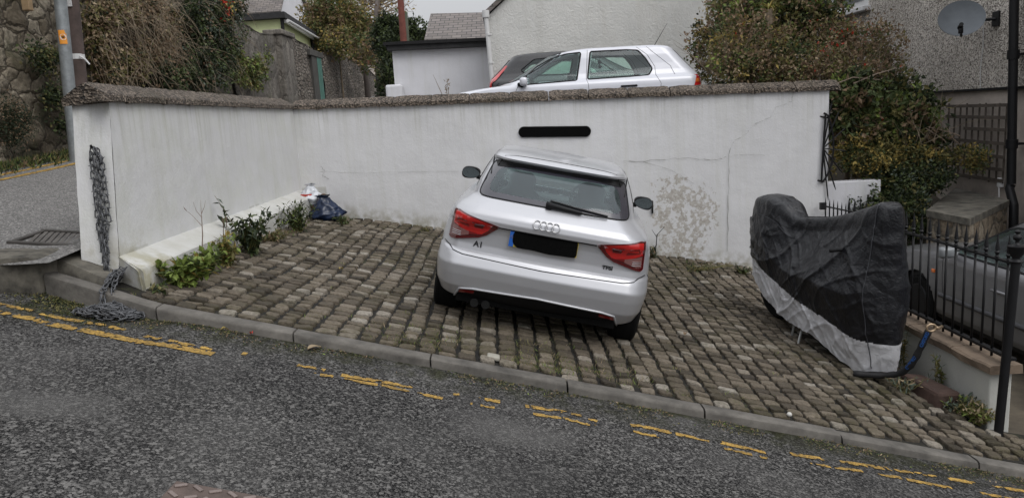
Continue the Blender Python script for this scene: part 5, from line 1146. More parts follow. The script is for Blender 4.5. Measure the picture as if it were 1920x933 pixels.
# ------------------------------------------------------------------ chain on the wall end
ch = wthing('heavy_chain', 'weathered steel chain looped over a hook on the wall end, heaped below', 'chain', (-2.9, 5.1, .45))
def link(mb, c, d, n, L=.062, w=.034, r=.0048):
    d = d.normalized(); s_ = d.cross(n); s_ = s_.normalized() if s_.length > 1e-4 else Vector((1, 0, 0)); P = []
    for k in range(12):
        a = 2 * PI * k / 12; P.append(c + d * ((L - w) / 2 * (1 if math.cos(a) > 0 else -1) + w / 2 * math.cos(a)) + s_ * (w / 2 * math.sin(a)))
    mb.tube(P, r, 5, closed=True)
def strand(mb, pts, r, sp=.0465):
    P = [Vector(p) for p in pts]; d = 0; k = 0
    for a, b in zip(P, P[1:]):
        L = (b - a).length; t = (b - a) / L
        while d < L:
            c = a + t * d; n = (Vector((0, -1, 0)) + rvec(r) * .3) if k % 2 else (Vector((1, 0, 0)) + rvec(r) * .3)
            if abs(t.z) < .6 and k % 2 == 0: n = Vector((0, 0, 1)) + rvec(r) * .4
            link(mb, c, (t + rvec(r) * .12).normalized(), n)
            if k % 2: 
                s_ = t.cross(Vector((0, 1, 0))).normalized(); q = c + t * .023
                for sg_ in (-1, 1): mb.tube([q + s_ * sg_ * .012, q + s_ * sg_ * .030], [.005, .001], 5)
            d += sp; k += 1
        d -= L
mb = MB(); r = random.Random(11); yc = 5.165
_at = at
def at(u, v, Y):   # follow the leaning wall end while the chain is built
    p = _at(u, v, 5.35); p = _at(u, v, 5.215 + lerp(.10, .31, clamp((p.z - .65) / 1.2, 0, 1)) - .035 + (Y - yc)) if v < 560 else _at(u, v, Y); return p
hk = at(178, 281, yc)
for u0, v0, u1, v1, dy in ((171, 292, 186, 430, 0), (178, 283, 193, 455, -.015), (184, 286, 200, 470, -.03), (190, 300, 205, 420, -.01)):
    strand(mb, [at(u0, v0, yc + dy), at(lerp(u0, u1, .5), lerp(v0, v1, .5), yc + dy), at(u1, v1, yc + dy)], r)
strand(mb, [at(171, 294, yc - .01), hk + Vector((0, -.02, .015)), at(190, 298, yc - .01)], r)
strand(mb, [at(186, 430, yc), at(193, 470, yc - .02), at(200, 425, yc)], r); strand(mb, [at(193, 450, yc - .02), at(197, 500, yc - .03), at(203, 540, yc - .03), (-2.79, 5.24, pav(-2.79) + .02), (-2.78, 5.08, pav(-2.78) + .012), (-2.77, 4.95, zk(-2.77) + .012), (-2.76, 4.86, zroad(-2.76) + .03)], r); strand(mb, [at(200, 470, yc - .03), at(201, 520, yc - .05), at(206, 545, yc - .03), (-2.76, 5.24, pav(-2.76) + .02), (-2.74, 5.08, pav(-2.74) + .005), (-2.71, 4.94, zk(-2.71) + .012), (-2.66, 4.86, zroad(-2.66) + .03)], r)
strand(mb, [at(196, 455, yc - .02), at(204, 542, yc - .04), (-2.77, 5.10, pav(-2.77) + .03), (-2.75, 4.9, zk(-2.75) + .02), (-2.73, 4.84, zroad(-2.73) + .05)], r)
mb.build('hanging_loops', CHAINM, ch, smooth=True)
mb = MB(); hc = atroad(212, 592)
for q in range(14):
    P = []; a0 = r.uniform(0, 6); rx = r.uniform(.10, .25); ry = r.uniform(.05, .12); ox = r.uniform(-.06, .08); 
    for k in range(9):
        a = a0 + k * .75; x = hc.x + ox + rx * math.cos(a) * r.uniform(.6, 1.1); y = min(hc.y - .04 + ry * math.sin(a) * r.uniform(.6, 1.1), yk(x) - .03); P.append((x, y, zroad(x) + .022 + .004 * q * max(0, 1 - abs(x - hc.x) / .2) + r.uniform(0, .012)))
    strand(mb, P, r)
mb.build('heap', CHAINM, ch, smooth=True)
mb = MB(); mb.tube([hk + Vector((0, .06, .01)), hk + Vector((0, -.03, .01)), hk + Vector((0, -.045, .035))], .008, 8); mb.build('hook', IRON, ch)

at = _at
# ------------------------------------------------------------------ fan-shaped iron guard at the right end of the back wall
YF = 9.80; fan = wthing('fan_guard', 'black iron half-sunburst guard fixed at the right end of the white wall', 'iron guard', at(1543, 278, YF))
mb = MB(); mb.tube([at(1548, 212, YF), at(1540, 340, YF)], .014, 8); mb.tube([at(1536, 218, YF + .05), at(1556, 222, YF)], .011, 6); mb.tube([at(1532, 338, YF + .05), at(1546, 340, YF)], .013, 6)
mb.tube([at(u, v, YF) for u, v in ((1545, 212), (1552, 216), (1558, 233), (1562, 255), (1563, 280), (1560, 305), (1553, 325), (1546, 337), (1540, 342))], .013, 8); mb.build('frame', IRON, fan)
for u, v in ((1560, 190), (1574, 207), (1584, 241), (1587, 283), (1580, 325), (1567, 356), (1553, 376)): mb = MB(); c = at(1543, 278, YF); e_ = at(u, v, YF); mb.tube([c, lerp(c, e_, .9), e_], [.009, .009, .003], 6); mb.build('spoke', IRON, fan)
# small white wall and spiked gate in the gap
mb = MB(); a = at(1545, 343, 9.95); b = at(1652, 338, 9.95); mb.box(((4.23 + b.x) / 2, 10.05, (a.z - 1.2) / 2), (b.x - 4.23, .2, a.z + 1.2), ch=.01); o = mb.build('low_garden_wall', WHITE2, base=(4.6, 10.05, -1)); set_props(o, 'short white garden wall right of the main wall, below the bushes', 'wall')
gt = wthing('spiked_gate', 'low black spiked gate between the white wall and the covered motorbike', 'gate', (4.3, 9.7, -.8))
for k in range(10):
    u = 1548 + k * 7.6; v = 370 + k * 2.2; p = at(u, v, 9.7); mb = MB(); mb.tube([(p.x, p.y, -.55), (p.x, p.y, p.z - .08), p], [.009, .009, .001], 6); mb.build('spike', IRON, gt)
mb = MB(); a = at(1545, 386, 9.7); b = at(1622, 402, 9.7); mb.tube([a, b], .012, 6); mb.box(at(1543, 386, 9.72), (.07, .06, .09)); mb.build('rail', IRON, gt); mb = MB(); mb.tube([a - Vector((0, 0, .7)), b - Vector((0, 0, .7))], .012, 6); mb.build('rail', IRON, gt)
# old iron hook in the back wall
mb = MB(); a = at(1223, 388, 9.97); mb.box(a, (.02, .04, .17)); o = mb.build('wall_hook', IRON, base=a); set_props(o, 'short black iron bar in the wall right of the silver car', 'hook')

# ------------------------------------------------------------------ low wall and railings on the right
LWX = 3.50; lw = wthing('low_wall', 'low white wall with sandstone coping under the black railings', 'wall', (3.6, 7, -.9))
ya, yb = 5.225, 9.72; mb = MB(); ztop = -.50
mb.box((LWX + .09, (ya + yb) / 2 + .03, (ztop - 1.25) / 2), (.17, yb - ya - .06, ztop + 1.25), ch=.012); mb.build('rendered_face', mat_render('white_render_low', (.44, .44, .41), False), lw)
ys = [ya, 5.72, 6.35, 7.0, 7.7, 8.4, 9.1, yb]; r = random.Random(4)
for a, b in zip(ys, ys[1:]):
    bm_ = MB(); vs = []; n = 8
    for i in range(n + 1):
        Y = lerp(a + .006, b - .006, i / n)
        for ox, oz in ((-.03, 0), (-.035, .055), (-.02, .068), (.205, .068), (.21, .0)): vs.append((LWX + ox + .012 * nz((Y * 6, oz * 30, ox)), Y, ztop + .003 + oz + .008 * nz((Y * 5, ox * 9, 2))))
    bm_.add(vs, [(i * 5 + j, i * 5 + j + 1, (i + 1) * 5 + j + 1, (i + 1) * 5 + j) for i in range(n) for j in range(4)] + [(i * 5 + 4, i * 5, i * 5 + 5, i * 5 + 9) for i in range(n)] + [(0, 1, 2, 3, 4), tuple(n * 5 + j for j in (4, 3, 2, 1, 0))]); bm_.build('coping_stone', SANDST, lw, fix=True)
rl = wthing('iron_railing', 'black iron railing with spear tops on the low white wall', 'railing', (3.61, 5.3, -.4)); XR = 3.61
mb = MB(); mb.box((XR, (5.19 + 7.95) / 2, .335), (.035, 7.95 - 5.19, .014)); mb.build('top_rail', IRON, rl); mb = MB(); mb.box((XR, (5.19 + 7.95) / 2, -.37), (.045, 7.95 - 5.19, .02)); mb.build('bottom_rail', IRON, rl)
k = 0; y = 5.31
while y < 7.9:
    mb = MB(); mb.tube([(XR, y, -.42), (XR, y, .34)], .0095, 8); bo = mb.build('bar', IRON, rl, smooth=True)
    f = MB(); f.lathe([(.010, .345), (.017, .352), (.010, .362), (.012, .37), (.019, .385), (.010, .40), (.017, .405), (.015, .42), (.001, .535)], (XR, y, 0), 8); f.build('spear_top', IRON, bo, smooth=True, angle=50); y += .128
pb = at(1872, 785, 5.45); pt = at(1890, 505, 5.45); mb = MB(); px_ = XR + .0
mb.tube([(XR - .11, 5.15, -1.0), (XR - .04, 5.17, .36)], .031, 14); po = mb.build('post', IRON, rl, smooth=True, angle=50)
mb = MB(); mb.lathe([(.040, .36), (.044, .37), (.030, .38), (.026, .395), (.052, .43), (.056, .465), (.060, .47), (.060, .48), (.030, .485), (.014, .50), (.012, .515), (.026, .53), (.030, .545), (.018, .56), (.010, .568), (.018, .575), (.020, .585), (.001, .60)], (XR - .04, 5.17, 0), 16); mb.build('urn_finial', IRON, po, smooth=True, angle=60)

# red-brown block against the low wall
mb = MB(); a = at(1735, 722, 5.75); mb.box((3.29, 5.70, zcourt(3.29, 5.70) + .045), (.20, .46, .15), Matrix.Rotation(.12, 3, 'Z') @ Matrix.Rotation(.1, 3, 'Y'), ch=.03)
for i, v in enumerate(mb.v): mb.v[i] = tuple(Vector(v) + Vector((nz(Vector(v) * 9), nz(Vector(v) * 9 + Vector((3, 3, 3))), nz(Vector(v) * 7 + Vector((8, 0, 0))))) * .02)
o = mb.build('stone_block', REDB, base=(3.28, 5.66, zcourt(3.28, 5.66))); set_props(o, 'reddish brown stone block lying against the foot of the low white wall', 'stone block')

# ------------------------------------------------------------------ covered motorcycle
Am = Vector((2.66, 7.72, 0)); Bm = Vector((3.07, 5.85, 0)); um = (Bm - Am).normalized(); nm = Vector((um.y, -um.x, 0))   # nm points to the camera's left
def mpt(s, off, z): p = Am + um * s + nm * off; return Vector((p.x, p.y, z))
def mg(s): p = Am + um * s; return zcourt(p.x, p.y)
mcy = wthing('motorcycle', 'motorcycle mostly hidden under a black and silver cover', 'motorcycle', (2.8, 6.9, -.6))
def mwheel(s, r, w):
    c = mpt(s, 0, mg(s) + r + .01); ang = math.atan2(um.y, um.x); R = Matrix.Rotation(ang, 3, 'Z')
    mb = MB(); mb.lathe([(r * .68, -w * .4), (r * .9, -w * .5), (r, -w * .25), (r * 1.01, 0), (r, w * .25), (r * .9, w * .5), (r * .68, w * .4)], c, 32, 'y', R); wo = mb.build('wheel', RUBBER, mcy, smooth=True, angle=50)
    mb = MB(); mb.lathe([(r * .66, -w * .3), (r * .3, -w * .12), (.03, -w * .3), (.03, w * .3), (r * .3, w * .12), (r * .66, w * .3)], c, 24, 'y', R); mb.build('rim', simple('dark_rim', (.05, .05, .05), .5, .6), wo, smooth=True, angle=40)
mwheel(.30, .29, .14); mwheel(1.52, .28, .11)
mb = MB(); P = [mpt(.3, 0, mg(.3) + .35), mpt(.6, 0, mg(.6) + .55), mpt(1.0, 0, mg(1.0) + .5), mpt(1.45, 0, mg(1.45) + .75), mpt(1.6, 0, mg(1.6) + .9)]; mb.tube(P, [.08, .16, .20, .14, .08], 12); mb.tube([mpt(1.5, -.3, mg(1.5) + 1.05), mpt(1.5, .3, mg(1.5) + 1.05)], .018, 8); mb.tube([mpt(.2, .12, mg(.2) + .25), mpt(.9, .12, mg(.9) + .2)], .05, 10); mb.build('frame', BLACKP, mcy, smooth=True)
mb = MB(); mb.tube([mpt(.75, .10, mg(.75) + .3), mpt(.80, .20, mg(.80) + .02)], .012, 8); mb.tube([mpt(.95, .16, mg(.9) + .25), mpt(.98, .27, mg(1.0) - .04), mpt(1.02, .30, mg(1.0) - .045)], .012, 6); mb.build('stand', simple('pale_stand', (.35, .35, .34), .5, .3), mcy, smooth=True)
TOP = [(-.16, .98), (-.12, 1.12), (-.02, 1.22), (.15, 1.27), (.35, 1.28), (.5, 1.25), (.62, 1.17), (.68, 1.14), (.9, 1.18), (1.1, 1.22), (1.3, 1.28), (1.5, 1.35), (1.7, 1.43), (1.88, 1.50), (1.94, 1.50), (1.97, 1.48)]
BOT = [(-.16, .56), (0, .40), (.2, .30), (.45, .24), (.85, .17), (1.2, .19), (1.5, .12), (1.75, .05), (1.97, .10)]
SPL = [(-.16, .60), (.1, .60), (.35, .53), (.6, .50), (.9, .46), (1.2, .43), (1.5, .42), (1.8, .36), (1.97, .34)]
HWT = [(-.16, .06), (0, .13), (.3, .17), (.55, .14), (.8, .07), (1.1, .07), (1.4, .09), (1.6, .13), (1.8, .15), (1.97, .12)]
HWM = [(-.16, .08), (0, .18), (.3, .24), (.7, .27), (1.1, .30), (1.5, .34), (1.75, .33), (1.9, .25), (1.97, .16)]
HWB = [(-.16, .08), (0, .16), (.3, .22), (.7, .27), (1.1, .28), (1.5, .24), (1.8, .18), (1.97, .09)]
def ridge(x, y, z, k=7):   # narrow sharp crease where the noise crosses zero
    n_ = abs(noise.noise(Vector((x, y, z)))); return math.exp(-n_ * k * 2)
def fold(s, q, side):   # long slanting creases, packing folds and small crumples in the fabric
    a = .030 * (noise.noise(Vector((s * 1.6, q * 1.1, side * 3))))
    for ax, bx, fr_, am in ((1.0, .75, 1.7, .022), (1.0, -.55, 2.2, .014), (.8, 1.3, 3.3, .011), (-.9, 1.0, 4.6, .007), (1.0, .2, 7.5, .004)):
        x = s * ax + q * bx; y = -s * bx + q * ax; a += am * (ridge(x * fr_, y * fr_ * .35, side * 5 + fr_) - .3)
    return a
NS = 260; NQ = 110
def cov(s, j, side):
    q = j / NQ; zt = interp(TOP, s); zb_ = interp(BOT, s); sp_ = interp(SPL, s)
    z = lerp(zt, zb_, q); ht = interp(HWT, s); hm = interp(HWM, s); hb = interp(HWB, s)
    zz = (zt - z)
    if q < .12: a_ = q / .12 * PI / 2; w = ht * math.sin(a_) ** .7; z = zt - (1 - math.cos(a_)) ** 1.5 * .12 * (zt - zb_)
    else:
        t = (q - .12) / .88; w = lerp(ht, hm, min(1, t / .45)) if t < .45 else lerp(hm, hb, (t - .45) / .55)
    f = fold(s, q * 1.3, side) * min(1, q * 6) ; w += f * (1.0 if w > .05 else .3); z += .35 * fold(s, q, side + 4) * (.5 if q < .1 else .15)
    if q > .97: z += .014 * nz((s * 14, side, 0))
    sk = .05 * math.sin(s * 3) * q
    return mpt((s + .6 * f * .3) * .955, side * w * .93, mg(clamp(s, .1, 1.8)) + z)
rows = [lerp(-.16, 1.97, i / NS) for i in range(NS + 1)]; SC = .955
def covmesh(sel):
    mb = MB(); 
    for side in (-1, 1):
        idx = {}; vs = []; fs = []
        for i in range(NS):
            for j in range(NQ):
                s = rows[i]; jm = NQ * (interp(TOP, s) - interp(SPL, s)) / (interp(TOP, s) - interp(BOT, s)); low = j >= jm
                if low != sel: continue
                q = []
                for a, b in ((i, j), (i + 1, j), (i + 1, j + 1), (i, j + 1)):
                    if (a, b) not in idx: idx[a, b] = len(vs); vs.append(cov(rows[a], b, side))
                    q.append(idx[a, b])
                fs.append(tuple(q) if side > 0 else tuple(reversed(q)))
        mb.add(vs, fs)
    # rear and front ends
    for s_, sg_ in ((-.16, -1), (1.97, 1)):
        n = 10; vs = []; fs = []; jm = NQ * (interp(TOP, s_) - interp(SPL, s_)) / (interp(TOP, s_) - interp(BOT, s_)); jr = [j for j in range(NQ) if (j >= jm) == sel]
        if not jr: continue
        js = list(range(jr[0], jr[-1] + 2))
        for j in js:
            L_ = cov(s_, j, -1); R_ = cov(s_, j, 1)
            for k in range(n + 1): t = k / n; p = L_.lerp(R_, t); bulge = math.sin(t * PI) * (.07 if sg_ > 0 else .12); fo = .02 * nz((p.x * 9, p.y * 9, p.z * 5)) * math.sin(t * PI); vs.append(p + um * sg_ * (bulge + fo))
        fs = [(a * (n + 1) + k, a * (n + 1) + k + 1, (a + 1) * (n + 1) + k + 1, (a + 1) * (n + 1) + k) for a in range(len(js) - 1) for k in range(n)]; mb.add(vs, fs if sg_ > 0 else [tuple(reversed(f)) for f in fs])
    return mb
def mat_fabric(name, c, rough, metal=0):
    g = G(name); bh = g.math('ADD', g.math('MULTIPLY', g.vor(9, 'DISTANCE_TO_EDGE', vec=g.scale((1, 1, .7))), .8), g.math('MULTIPLY', g.noise(24, 5, .6, None, 1.5), .35))
    g.pbsdf(g.ramp(g.noise(6, 4), [(.3, tuple(x * .8 for x in c)), (.7, tuple(x * 1.2 for x in c))]), rough, metal, bh, .65, .03); return g.m
cv = wthing('motorcycle_cover', 'wrinkled black waterproof cover with a silver lower band draped over a motorcycle', 'cover', (2.8, 6.9, -.6))
cu = covmesh(False).build('upper_cover', mat_fabric('black_nylon', (.006, .0065, .009), .36), cv, smooth=True)
covmesh(True).build('silver_skirt', mat_fabric('silver_nylon', (.56, .56, .58), .38, .15), cv, smooth=True)
mb = MB(); mb.tube([cov(s_, 22, 1) + nm * .004 for s_ in [-.14 + k * .03 for k in range(30)]], .0035, 5)
mb.build('seam', simple('seam_thread', (.035, .036, .042), .5, bs=0), cv); mb = MB(); mb.tube([cov(1.90, j, 1) + nm * .004 for j in range(2, NQ, 2)], .004, 5); mb.tube([cov(1.97, j, .4) + um * .03 for j in range(20, NQ - 30, 2)], .004, 5); mb.build('seam', simple('seam_thread', (.035, .036, .042), .5, bs=0), cv)

# chain lock with lettered sleeve
lk = wthing('chain_lock', 'black sleeved chain lock with blue lettering hooked over the low wall', 'chain lock', (3.3, 5.6, -.6))
Pl = [at(1600, 700, 5.95), at(1655, 704, 5.85), at(1690, 700, 5.75), at(1712, 680, 5.65), at(1728, 648, 5.6), at(1742, 618, 5.55)]
P = []
for a, b in zip(Pl, Pl[1:]): P += [a.lerp(b, k / 5) for k in range(5)]
P.append(Pl[-1]); 
for _ in range(3): P = [P[0]] + [(P[i - 1] + P[i] * 2 + P[i + 1]) / 4 for i in range(1, len(P) - 1)] + [P[-1]]
mb = MB(); mb.tube(P, [.026 + .003 * math.sin(k * 1.9) for k in range(len(P))], 12); sl2 = mb.build('sleeve', simple('black_webbing', (.008, .008, .009), .7, bs=.5, bscale=200), lk, smooth=True)
BLUE = simple('blue_print', (.02, .09, .30), .5, var=.05, bs=0)
def lettering(i0, i1, body):
    a = P[i0]; b = P[i1]; d = (b - a).normalized(); c = (a + b) / 2; v = (Vector((0, 0, EYE)) - c).normalized(); v = (v - d * v.dot(d)).normalized(); u = v.cross(d)
    M = Matrix((d, v.cross(d) * 1, v)).transposed().to_4x4(); M.translation = c + v * .030 - Vector(lk.location); text_mesh('sleeve_lettering', body, .034, BLUE, sl2, M, .001, 1.0, .001)
lettering(len(P) - 6, len(P) - 1, 'OXFORD'); lettering(len(P) - 14, len(P) - 8, 'OXFORD')
mb = MB(); a = at(1746, 614, 5.53); mb.tube([a + Vector((.035 * math.cos(2 * PI * k / 16), 0, .028 * math.sin(2 * PI * k / 16))) for k in range(16)], .009, 8, closed=True); mb.tube([a + Vector((.03, 0, 0)), a + Vector((.08, .04, -.02)), a + Vector((.13, .08, -.02))], .012, 8); mb.build('end_ring', simple('brass_ring', (.40, .30, .20), .4, .8), lk, smooth=True)

# ------------------------------------------------------------------ rubbish in the corner
def sack(name, label, c, rx, ry, h, mat, seed, neck=True, parent=None, lean=0):
    mb = MB(); n = 36; m_ = 22; vs = []
    for j in range(m_ + 1):
        t = j / m_; rr_ = (math.sin(min(1, t * 2.6) * PI / 2) if t < .38 else 1) * (1 - .0 * t); z = h * t
        R_ = (.72 + .28 * math.sin(min(1, t / .35) * PI / 2)) if t < .30 else lerp(1, .16, ((t - .30) / .70) ** .8)
        if neck and t > .9: R_ = .2 + (t - .9) * 2.2
        for k in range(n):
            a = 2 * PI * k / n; w = 1 + .30 * (1 - 3.0 * abs(noise.noise(Vector((math.cos(a) * 1.5 + seed, math.sin(a) * 1.5, t * 2.6))))) + .16 * (1 - 3 * abs(noise.noise(Vector((math.cos(a) * 3.5, math.sin(a) * 3.5 + seed, t * 6))))) + .08 * nz((math.cos(a) * 5, math.sin(a) * 5 + seed, t * 5)); vs.append((c[0] + rx * R_ * w * math.cos(a) + lean * t * h, c[1] + ry * R_ * w * math.sin(a), c[2] + z * (1 + .05 * nz((a, seed, 0)))))
    mb.add(vs, [(j * n + k, j * n + (k + 1) % n, (j + 1) * n + (k + 1) % n, (j + 1) * n + k) for j in range(m_) for k in range(n)] + [tuple(m_ * n + k for k in range(n))]); o = mb.build(name, mat, base=c, smooth=True); return set_props(o, label, 'bag')
c = at(592, 416, 10.0); g0z = zcourt(c.x, 9.9)
bk = wthing('bucket', 'red bucket half hidden behind the blue bag in the corner', 'bucket', (c.x - .10, 10.0, g0z)); mb = MB(); mb.lathe([(.10, 0), (.13, .28), (.14, .28), (.14, .30), (.125, .30)], (c.x - .10, 10.0, g0z), 20); mb.build('tub', simple('red_plastic', (.42, .04, .02), .5), bk, smooth=True, angle=40); mb = MB(); mb.tube([(c.x - .24, 10, g0z + .1), (c.x - .235, 10, g0z + .36)], .012, 6); mb.build('handle', BLACKP, bk)
sack('white_sack', 'crumpled white plastic sack standing on the bucket behind the blue bag', (c.x - .03, 9.98, g0z + .16), .155, .12, .27, simple('white_polythene', (.58, .60, .64), .45, var=.1), 2, lean=.05)
c2 = at(617, 423, 9.82); sack('blue_bag', 'dark blue plastic rubbish bag slumped in the corner of the wall', (c2.x, 9.82, zcourt(c2.x, 9.82) - .01), .20, .15, .33, simple('blue_polythene', (.007, .017, .048), .32, var=.3), 5, lean=-.12)
mb = MB(); c = at(607, 370, 9.95); mb.lathe([(.01, -.055), (.045, -.04), (.055, 0), (.045, .035), (.02, .05)], c, 12); o = mb.build('brown_jar', simple('brown_glaze', (.11, .075, .05), .5), base=c, smooth=True); set_props(o, 'small brown jar on top of the white sack', 'jar')

# ------------------------------------------------------------------ plants along the left wall
def weed(name, label, base, n, h, spread, L, w, pal, seed, stems=6, group=None, lean=(0, 0), cat='weed'):
    if n >= 200: n = int(n * 1.5); spread *= 1.15; h *= 1.2; L *= 1.12; w *= 1.15
    r = random.Random(seed); t = wthing(name, label, cat, base, group); ms = MB(); ml = MB(); ids = [i for i, _ in pal]; ws = [q for _, q in pal]; base = Vector(base)
    per = max(2, n // stems)
    for s_ in range(stems):
        a = r.uniform(0, 6.28); tip = base + Vector((math.cos(a) * spread * r.random() + lean[0], math.sin(a) * spread * r.random() * .7 + lean[1], h * r.uniform(.45, 1))); P = [base + Vector((r.uniform(-.04, .04), r.uniform(-.04, .04), 0))]; P += [P[0].lerp(tip, k / 5) + rvec(r) * .012 + Vector((0, 0, .05 * h * math.sin(k / 5 * PI))) for k in range(1, 6)]
        ms.tube(P, [.004 * (1 - k / 8) for k in range(6)], 4)
        for q in range(per):
            f = r.uniform(.12, 1) * 5; k = min(4, int(f)); p = P[k].lerp(P[k + 1], f - k); d = (rvec(r) + Vector((0, 0, .1))).normalized(); leaf(ml, p, d, Vector((0, 0, 1)) + rvec(r) * .4, L * r.uniform(.6, 1.3), w * r.uniform(.6, 1.3), r.choices(ids, ws)[0])
    ml.build('leaves', LG, t); ms.build('stems', BARK if 0 else LG[2], t); return t
def bp(u, v, Y):
    p = at(u, v, Y); return (p.x, p.y, zcourt(p.x, p.y) - .02)
def bpz(u, v):   # point of the courtyard seen at a pixel
    d = ray(u, v); t = 5.0
    for _ in range(40): p = O_ + d * t; t += (p.z - zcourt(p.x, p.y)) * 1.2
    p = O_ + d * t; return (p.x, p.y, zcourt(p.x, p.y) - .015)
G2 = 'weeds at the foot of the left wall'
weed('weed', 'small dark weed tuft at the near foot of the left wall', bpz(292, 548), 60, .09, .12, .045, .02, [(0, 2), (1, 2), (2, 1)], 1, 10, G2)
weed('leafy_weed', 'bright green broad-leaved weed clump, the nearest large clump by the left wall', bpz(345, 532), 420, .17, .24, .062, .046, [(5, 6), (1, 2), (3, .6)], 2, 40, G2)
weed('leafy_weed', 'green weed clump just behind the bright nearest clump at the left wall', bpz(382, 510), 300, .16, .20, .055, .036, [(5, 2), (1, 4), (4, .4)], 3, 30, G2)
weed('yellow_weed', 'yellow-green feathery weed by the left wall with two seed stalks', bpz(425, 497), 420, .24, .13, .055, .02, [(5, 2), (2, 3), (3, 2)], 4, 36, G2)
t = weed('nettle', 'tall dark-leaved nettle arching from the left wall', bpz(470, 475), 260, .34, .24, .075, .034, [(0, 3), (1, 3), (8, 1)], 5, 26, G2)
t = weed('nettle', 'drooping nettle spray reaching left over the plinth', bpz(462, 470), 30, .62, .02, .085, .045, [(0, 2), (8, 1)], 6, 2, G2, lean=(-.26, .05))
weed('weed', 'thin upright weed midway along the left wall', bpz(521, 442), 40, .42, .05, .055, .025, [(0, 2), (1, 2)], 7, 3, G2)
weed('weed', 'low scrubby weeds at the wall before the corner', bpz(510, 450), 300, .10, .30, .035, .016, [(2, 2), (4, 2), (1, 2)], 8, 30, G2)
weed('fern', 'dark ferny plant beside the blue bag', bpz(560, 432), 420, .30, .26, .06, .018, [(0, 3), (1, 3), (5, .5)], 9, 34, G2)
weed('weed', 'leafy weed sprouting right of the blue bag', bpz(645, 420), 120, .14, .18, .055, .022, [(1, 3), (0, 2)], 10, 14, G2)
weed('weed', 'sparse weeds at the foot of the back wall left of the car', bpz(800, 432), 60, .07, .14, .035, .012, [(0, 2), (2, 2)], 12, 14)
ds_ = MB(); b0 = Vector(bpz(378, 492)); T_ = lambda u, v: at(u, v, b0.y)
ds_.tube([b0, T_(380, 440), T_(378, 405), T_(376, 375)], [.006, .005, .003, .001], 5)
for P in ([(380, 425), (362, 405), (345, 391)], [(379, 408), (368, 395), (362, 378)], [(378, 400), (383, 388), (385, 376)], [(350, 395), (344, 388)]): ds_.tube([T_(*q) for q in P], [.003, .002, .001][:len(P)], 4)
set_props(ds_.build('dead_sapling', simple('dead_twig', (.22, .17, .14), .9), base=b0), 'bare leafless sapling standing among the weeds by the left wall', 'plant')
sd_ = MB(); b0 = Vector(bpz(418, 480))
for u, v in ((419, 420), (425, 418)): p = at(u, v, b0.y); sd_.tube([b0, p], .0035, 4); sd_.lathe([(.003, 0), (.010, .02), (.009, .05), (.002, .06)], p, 8)
set_props(sd_.build('seed_stalks', simple('brown_stalk', (.10, .075, .05), .9), base=b0), 'two brown plantain seed stalks behind the yellow-green weed', 'plant')
weed('weed', 'ragged dark weeds at the wall just right of the silver car', bpz(1222, 482), 220, .16, .22, .06, .012, [(0, 3), (4, 1), (2, 1)], 13, 26)
weed('weed', 'thin straggling weeds along the back wall foot left of the motorbike', bpz(1300, 505), 200, .07, .55, .04, .012, [(0, 3), (1, 2), (4, 1)], 14, 46)
weed('weed', 'weeds at the back wall foot beside the covered motorbike', bpz(1392, 512), 160, .12, .22, .05, .02, [(0, 3), (1, 2)], 15, 20)
tw_ = MB(); b0 = Vector(bpz(1228, 480)); tw_.tube([b0, at(1232, 440, b0.y), at(1246, 425, b0.y)], [.007, .006, .003], 5); tw_.tube([at(1232, 445, b0.y), at(1222, 430, b0.y)], [.005, .002], 5); set_props(tw_.build('wall_twig', IRON, base=b0), 'bent dark dead stem against the wall right of the silver car', 'plant')
weed('hedge_weed', 'round dark green bush at the foot of the low wall beside the motorbike cover', (3.28, 6.42, zcourt(3.28, 6.42)), 900, .34, .16, .045, .035, [(0, 3), (1, 4), (5, .5)], 16, 70)
for k, (u, v, h, lb_, pal) in enumerate([(1775, 700, .36, 'tall leggy weed growing up the low white wall behind the stone block', [(8, 2), (2, 3), (3, 1)]), (1818, 745, .44, 'tall yellow-green weed in front of the low wall end', [(2, 3), (5, 1), (8, 1)]), (1800, 772, .12, 'pale spiky weed at the foot of the low wall end', [(5, 2), (8, 3), (6, 1)]), (1868, 795, .13, 'grassy weed around the foot of the black railing post', [(5, 1), (2, 2), (6, 1)])]):
    q = bpz(u, v); q = (min(q[0], 3.44), q[1], zcourt(min(q[0], 3.44), q[1]) - .01); weed('weed', lb_, q, 110 if h > .2 else 220, h, .07 if h > .2 else .16, .05, .018, pal, 20 + k, 5 if h > .2 else 26, 'weeds by the low wall')
weed('weed', 'silvery-leaved weed trailing over the red-brown block', (3.10, 5.70, zcourt(3.1, 5.7)), 120, .14, .22, .06, .014, [(8, 3), (6, 1)], 31, 16, 'weeds by the low wall')
# grass in the joints, moss and litter by the kerb
mb = MB(); r = random.Random(21)
for _ in range(420):
    if r.random() < .62: x = r.gauss(.0, .55); y = yk(x) + .2 + abs(r.gauss(0, .28))
    elif r.random() < .5: x = r.uniform(-2.6, 3.3); y = backY(x) - abs(r.gauss(0, .06)) - .02
    else: x = r.uniform(-2.6, 3.3); y = r.uniform(4.9, 9.9)
    if nz((x * 2, y * 2, 9)) < -.1: continue
    for _ in range(r.randint(4, 14)):
        p = Vector((x + r.gauss(0, .03), y + r.gauss(0, .03), 0)); p.z = zcourt(p.x, p.y) - .012; d = (Vector((0, 0, 1)) + rvec(r) * .8).normalized(); leaf(mb, p, d, rvec(r), r.uniform(.015, .05), r.uniform(.002, .005), r.choice([1, 2, 2, 5, 6]))
set_props(mb.build('joint_grass', LG), 'thin grass tufts growing in the joints of the setts', 'grass', kind='stuff')
mb = MB()
